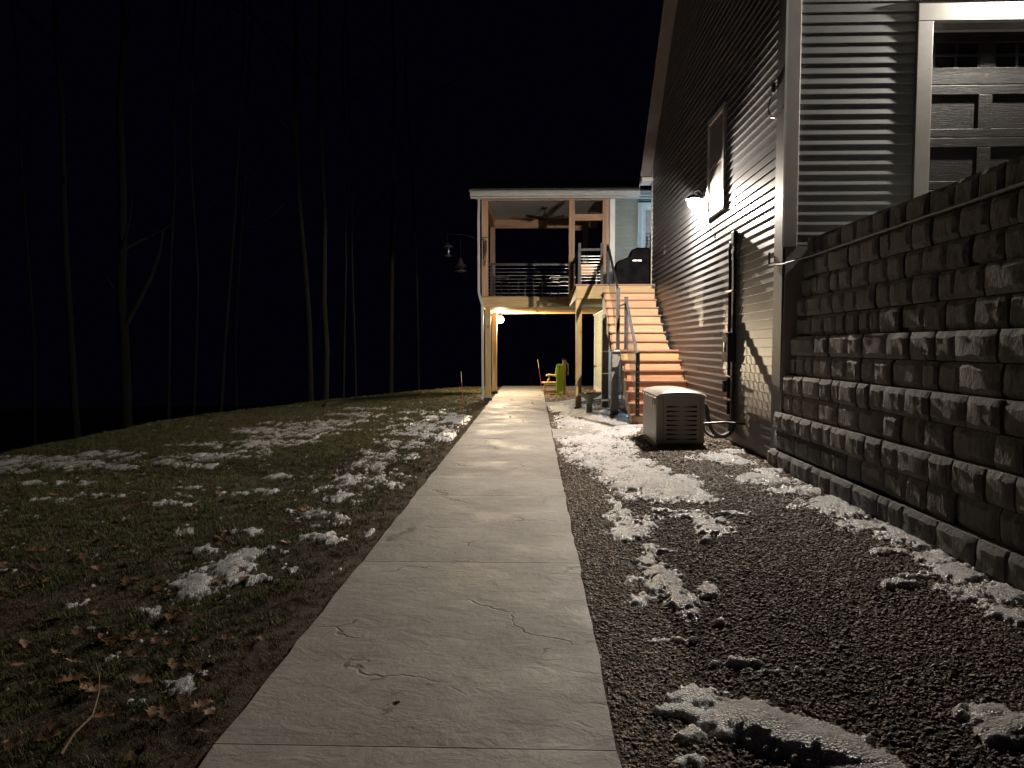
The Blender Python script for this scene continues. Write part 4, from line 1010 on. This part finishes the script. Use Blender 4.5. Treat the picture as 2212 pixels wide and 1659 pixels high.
bx('disconnect_box', 'rail', cb, WX-.12, WX-.018, 9.18, 9.46, 1.20, 1.58, bevel=.008)
bx('box_lever', 'steel', cb, WX-.135, WX-.122, 9.3, 9.33, 1.33, 1.45)
MB().tube([(cx-.02, 9.15, 1.21), (cx-.02, 9.15, .45)], .018, 8).build('cable', 'black', cb)
for z in (1.0, .7, 2.1): bx('clamp', 'steel', cb, WX-.085, WX-.018, 9.16, 9.48, z, z+.02)
MB().tube(spl([(GX+GW, 9.25, .66), (GX+GW+.07, 9.24, .62), (GX+GW+.10, 9.2, .42), (GX+GW+.17, 9.14, .28), (GX+GW+.28, 9.13, .25), (cx-.02, 9.16, .33), (cx-.01, 9.2, .46)]), .028, 10).build('flexible_conduit', 'grey_trim', cb, smooth=True)
MB().tube(spl([(GX+GW, 9.45, .55), (GX+GW+.06, 9.43, .48), (GX+GW+.09, 9.38, .30), (GX+GW+.2, 9.28, .22), (cx-.05, 9.26, .28), (cx-.01, 9.3, .44)]), .022, 10).build('flexible_conduit', 'grey_trim', cb, smooth=True)
MB().tube([(GX+GW, 9.05, .42), (WX-.2, 9.0, .44), (WX-.02, 8.75, .45)], .014, 8).build('gas_pipe', 'black', cb)
MB().tube([(cx-.05, 9.44, .95), (cx-.05, 9.44, .8)], .03, 8).build('valve', 'black', cb)
# camera bracket near the corner and hose bib under the window
sc_ = thing('wall_bracket', (WX-.03, 7.86, 4.1), 'small black bracket with a wire loop near the white corner post', 'bracket')
bx('plate', 'black', sc_, WX-.05, WX-.018, 7.84, 7.89, 4.12, 4.22)
MB().tube([(WX-.05, 7.86, 4.1), (WX-.06, 7.9, 4.03), (WX-.06, 7.93, 3.95), (WX-.05, 7.86, 3.86), (WX-.03, 7.8, 3.83)], .006, 6).build('wire', 'black', sc_, smooth=True)
hb = thing('hook', (WX-.03, 10.5, 3.15), 'little metal hook under the window sill corner', 'hook')
MB().tube([(WX-.02, 10.5, 3.17), (WX-.05, 10.48, 3.14), (WX-.05, 10.47, 3.08), (WX-.03, 10.45, 3.04)], .009, 8).build('hook_body', 'steel', hb, smooth=True)

# ---------------------------------------------------------------- retaining wall
rwall = thing('retaining_wall', (2.8, 5, 0), 'battered dark rock faced block wall holding up the driveway', 'retaining wall')
ORGW = ORG['retaining_wall']
def block_mesh(w_, seed):
    rs = random.Random(seed); nu, nv = 7, 5; h = .190; v = []; f = []
    for j in range(nv+1):
        for i in range(nu+1):
            u_ = i/nu; t = j/nv
            e = min(min(u_, 1-u_)*w_, min(t, 1-t)*h)
            roll = max(.012*(1-min(1, min(u_, 1-u_)*w_/.02))**1.3, .024*(1-min(1, min(t, (1-t))*h/.03))**1.5)
            if i in (0, nu) or j in (0, nv): o_ = roll+rs.uniform(0, .006)
            else: o_ = roll+rs.uniform(-.004, .005)
            jx = 0 if i in (0, nu) else rs.uniform(-.25, .25)*w_/nu; jz = 0 if j in (0, nv) else rs.uniform(-.25, .25)*h/nv
            inset = .008 if True else 0
            v.append((o_, inset+(w_-2*inset)*u_+jx, h*t+jz))
    for j in range(nv):
        for i in range(nu):
            a_ = j*(nu+1)+i; f.append((a_, a_+nu+1, a_+nu+2, a_+1))
    ring = list(range(nu+1))+[j*(nu+1)+nu for j in range(1, nv+1)]+[nv*(nu+1)+i for i in range(nu-1, -1, -1)]+[j*(nu+1) for j in range(nv-1, 0, -1)]
    n0 = len(v); v += [(.16, v[k][1], v[k][2]) for k in ring]
    for k in range(len(ring)): f.append((ring[k], ring[(k+1) % len(ring)], n0+(k+1) % len(ring), n0+k))
    me = me_of(v, f, M['block'], 'block', True)
    me.set_sharp_from_angle(angle=R(24)); return me
sizes = [.19, .25, .31, .40]
BM = {s: [block_mesh(s, i+int(s*100)) for i in range(4)] for s in sizes}
rs = random.Random(21); nblk = 0
for c in range(12):
    zb = .125+.197*c; xf = 2.515+.021*c-(.030 if c % 2 == 0 else 0)*(1 if c < 8 else .4)
    d = DC-.02-.012*c+(.14 if c < 3 else 0)
    while d > 2.3:
        s = rs.choice(sizes+[.31, .25]); me = rs.choice(BM[s]); nblk += 1
        o = bpy.data.objects.new('block', me); C.objects.link(o); o.parent = rwall
        o.location = Vector((xf+rs.uniform(-.008, .010), d-s, zb))-ORGW
        o.rotation_euler.z = rs.uniform(-.010, .010); d -= s
MB().prism([(2.61, -.1), (2.86, 2.45), (3.4, 2.45), (3.4, -.1)], 1.9, DC-.02, 'y').build('wall_core', 'blockcore', rwall)
dv = MB().box(2.95, 14, -8, DC+.0, 2.38, 2.465).build('driveway', 'paving_drive', kind='structure', label='raised concrete driveway behind the block wall')
MB().box(3.42, 14, -8, DC, -.5, 2.375).build('driveway_fill', 'soil', kind='structure', label='earth bank under the raised driveway')
MB().prism([(2.56, -.1), (2.60, 2.43), (2.9, 2.43), (2.9, -.1)], DC-.018, DC+.008, 'y').build('end_board', 'taupe', rwall)
# conduit line along the wall
cl = MB().tube([(WX-.03, DC+.42, 2.42), (WX-.05, DC+.36, 2.28), (WX-.05, DC-.05, 2.24), (2.67, 6.9, 2.27), (2.68, 6, 2.28), (2.685, 5, 2.29), (2.68, 4, 2.29), (2.68, 2.2, 2.30)], .011, 8)
cl.build('wall_cable', 'grey_trim', smooth=True, label='thin grey cable strung along the top of the block wall', cat='cable')
# ice seeping from joints
def ice(u_, v_, D_, n, label):
    mb = MB(); r_ = random.Random(n)
    p = P(u_, v_, D_)
    for k in range(n):
        z = p.z-.012*k; y = p.y+r_.uniform(-.02, .02); xf = 2.50+.1*z
        mb.lathe([(.003, -.01), (.009, 0), (.003, .01)], (xf+r_.uniform(-.02, .0), y, z), 6)
    mb.build('ice_seep', 'steel', smooth=True, label=label, cat='ice')
ice(2064, 735, 4.85, 14, 'larger glinting ice dribble on the block wall'); ice(2040, 868, 4.6, 9, 'lower glinting ice dribble on the block wall')

# ---------------------------------------------------------------- garden things
# birdbath
bz = gz1(1.09, 13.9)
bb = thing('bird_bath', (1.09, 13.9, bz), 'mossy concrete bird bath standing in the snow by the walk', 'bird bath')
MB().lathe([(.075, bz-.05), (.075, bz+.02), (.062, bz+.05), (.055, bz+.2), (.06, bz+.27), (.085, bz+.305)], (1.09, 13.9, 0), 20).build('pedestal', 'bath', bb, smooth=True)
MB().lathe([(.085, bz+.306), (.15, bz+.34), (.205, bz+.38), (.215, bz+.40), (.212, bz+.415), (.19, bz+.41), (.12, bz+.375), (.01, bz+.365)], (1.09, 13.9, 0), 26).build('bowl', 'bath', bb, smooth=True)
# bench chair
ch = thing('garden_armchair', (.5, 20.85, -.02), 'pale wooden garden armchair beside the walk facing left', 'chair')
def cb_(n, *a, **k): bx(n, 'pine_x', ch, *a, bevel=.004, **k)
for k in range(5): cb_('seat_slat', .24+.1*k, .24+.1*k+.092, 20.62, 21.12, .325, .35)
for x in (.30, .70):
    for y in (20.64, 21.06): cb_('leg', x, x+.05, y, y+.05, -.03, .324)
for y in (20.64, 21.06): cb_('apron', .35, .70, y, y+.03, .26, .322); cb_('stretcher', .35, .70, y, y+.03, .04, .08)
for y in (20.63, 21.07):
    MB().tube([(.76, y+.02, .545), (.55, y+.02, .55), (.45, y+.02, .565), (.39, y+.02, .55), (.375, y+.02, .53)], .022, 8).build('armrest', 'pine_x', ch, smooth=True)
    MB().tube([(.44, y+.02, .545), (.46, y+.02, .47), (.42, y+.02, .40), (.41, y+.02, .35)], .017, 8).build('arm_support', 'pine_x', ch, smooth=True)
for k in range(5): cb_('back_slat', .755, .78, 20.63+.1*k, 20.63+.1*k+.085, .33, .86)
# hose post with hose
hp = thing('hose_post', (.87, 20.3, -.02), 'short wooden post with a dark cap holding the hose', 'post')
bx('post_body', 'pine_z', hp, .83, .915, 20.26, 20.345, -.04, 1.0, bevel=.004); bx('cap', 'black', hp, .82, .925, 20.25, 20.355, 1.001, 1.04, bevel=.008)
bx('hook', 'black', hp, .66, .83, 20.29, 20.31, .86, .875)
hs = MB(); r_ = random.Random(4)
for k in range(15):
    x = .665+.0105*k; lw = r_.uniform(.012, .03); b_ = r_.uniform(.04, .20); o_ = r_.uniform(-.04, .02)
    pts_ = [(x, 20.28+o_, .885), (x+lw*.6, 20.27+o_, .80), (x+lw, 20.25+o_, .5), (x+lw*.8, 20.24+o_, b_+.06), (x, 20.24+o_, b_), (x-lw*.8, 20.23+o_, b_+.06), (x-lw, 20.23+o_, .45), (x-lw*.4, 20.25+o_, .8), (x, 20.27+o_, .89)]
    hs.tube(pts_, .0095, 7)
hs.tube([(.66, 20.24, .87), (.63, 20.22, .75), (.62, 20.22, .62), (.615, 20.22, .55), (.66, 20.22, .5)], .0095, 7)
for k in range(4): hs.tube([(.60+.06*k, 20.2+.02*k, .0), (.64+.06*k, 20.16, .02), (.72+.04*k, 20.18, .015), (.76+.02*k, 20.24, .03)], .0095, 7)
hs.build('garden_hose', 'hose', smooth=True, label='lime green garden hose coiled in long loops on the post', cat='hose')
hk = MB()
for k in range(3): hk.tube([(.93, 20.3, .95-.02*k), (.965+.01*k, 20.3, .9), (.99, 20.3, .75), (.975, 20.3, .58+.03*k), (.955, 20.3, .7), (.945, 20.3, .9)], .006, 6)
hk.build('grey_chain', 'steel', smooth=True, label='grey chain loops hanging from the right of the hose post', cat='chain')
# reflective stakes
def stake(b, t, segs, label):
    th = thing('driveway_marker', b, label, 'marker stake', 'snow marker stakes')
    b, t = Vector(b), Vector(t); z = 0
    for fr_, m in segs: MB().tube([b+(t-b)*z, b+(t-b)*fr_], .0048, 8).build('rod_section', m, th); z = fr_
b_ = gp(1002, 921, -.01); stake(b_, P(996, 802, b_.y+.05), ((.80, 'orange'), (.95, 'plastic'), (1, 'hose')), 'orange and white marker stake in the lawn left of the walk')
stake((-1.22, 22.6, -.02), (-1.33, 22.6, .98), ((.7, 'red'), (1, 'rail')), 'thin dark marker stake behind the far left deck post')
stake((.26, 21.5, 0), (.12, 21.5, 1.0), ((.75, 'orange'), (1, 'plastic')), 'orange marker stake leaning beside the garden armchair')
# faucet on basement wall
fc = thing('outdoor_faucet', (BX, 21.9, .75), 'small brass garden tap on the pale basement wall', 'tap')
MB().tube([(BX+.0, 21.9, .78), (BX-.06, 21.9, .78), (BX-.09, 21.9, .72)], .014, 8).build('spout', 'copper', fc, smooth=True)
MB().lathe([(.012, .8), (.04, .81), (.04, .82), (.01, .825)], (BX-.05, 21.9, 0), 8).build('handle', 'black', fc)

# ---------------------------------------------------------------- trees of the dark wood
def tree(path, r0, D, label, limbs=(), top=9):
    base = P(*path[0], D); pts_ = [P(u, v, D) for u, v in path]
    gb_ = gz1(pts_[0].x, D); pts_.insert(0, Vector((pts_[0].x+.05, D, gb_-.3)))
    d = pts_[-1]-pts_[-2]; d.normalize()
    while pts_[-1].z < top: pts_.append(pts_[-1]+d*1.6+Vector((random.uniform(-.15, .15), random.uniform(-.15, .15), .3)))
    n = len(pts_); zt = pts_[-1].z; rr_ = [max(.02, r0*(1-.72*(p.z-gb_)/(zt-gb_))) for p in pts_]; rr_[0] = r0*1.4
    t = thing('bare_tree', (pts_[0].x, D, gb_), label, 'tree', 'bare trees in the dark wood')
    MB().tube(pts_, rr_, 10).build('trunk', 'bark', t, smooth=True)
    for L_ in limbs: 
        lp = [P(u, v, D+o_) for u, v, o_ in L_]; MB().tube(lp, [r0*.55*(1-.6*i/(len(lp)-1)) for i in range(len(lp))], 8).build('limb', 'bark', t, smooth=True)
    for k in range(7):
        i = random.randint(max(2, n//2), n-1); p = pts_[i]; a = random.uniform(0, 6.28); l = random.uniform(1.2, 2.8); q = [p]
        for j in range(4): q.append(q[-1]+Vector((math.cos(a)*l/4+random.uniform(-.1, .1), math.sin(a)*l/4, l/4*random.uniform(.5, 1.1))))
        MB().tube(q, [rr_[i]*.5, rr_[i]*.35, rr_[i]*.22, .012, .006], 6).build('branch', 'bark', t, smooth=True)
tree([(168, 960), (163, 900), (152, 700), (142, 540), (138, 400), (135, 250)], .105, 19, 'slender bare trunk at the far left lawn edge, leaning left', top=13)
tree([(275, 940), (272, 800), (266, 690), (262, 620), (266, 540)], .15, 19.5, 'thick forked bare trunk with one long limb rising right', limbs=[[(272, 700, 0), (300, 650, 0), (325, 600, .1), (345, 545, .3), (352, 500, .4)], [(262, 640, 0), (240, 615, 0), (228, 600, .2)]], top=12)
tree([(364, 900), (366, 750), (367, 620), (370, 540)], .05, 20, 'thin straight bare trunk right of the forked tree', top=12)
tree([(419, 890), (424, 750), (428, 600)], .045, 20.5, 'very thin bare sapling between two thin trunks', top=11)
tree([(478, 885), (486, 740), (498, 590)], .06, 21, 'thin bare trunk leaning slightly right above the fallen branch', top=12)
tree([(672, 872), (668, 700), (658, 560), (645, 420), (640, 300)], .10, 23, 'left one of the paired tall pale trunks, bent to the left', top=16)
tree([(704, 870), (706, 760), (700, 650), (702, 480), (695, 330), (688, 180)], .10, 23.5, 'right one of the paired tall pale trunks', top=17)
tree([(742, 870), (745, 700), (748, 560)], .05, 27, 'faint thin trunk just right of the paired trunks', top=13)
tree([(770, 872), (766, 720), (762, 600)], .05, 28, 'second faint thin trunk right of the paired trunks', top=13)
tree([(845, 858), (846, 700), (848, 500)], .10, 27, 'straight bare trunk halfway between paired trunks and deck', top=14)
tree([(75, 985), (76, 850), (72, 700)], .06, 21, 'faint bare trunk near the left end of the wood', top=12)
tree([(512, 885), (508, 760), (514, 620)], .05, 25, 'faint bare trunk behind the thin leaning one', top=12)
tree([(905, 852), (903, 700), (900, 560)], .06, 31, 'faint far trunk left of the bird feeders', top=14)
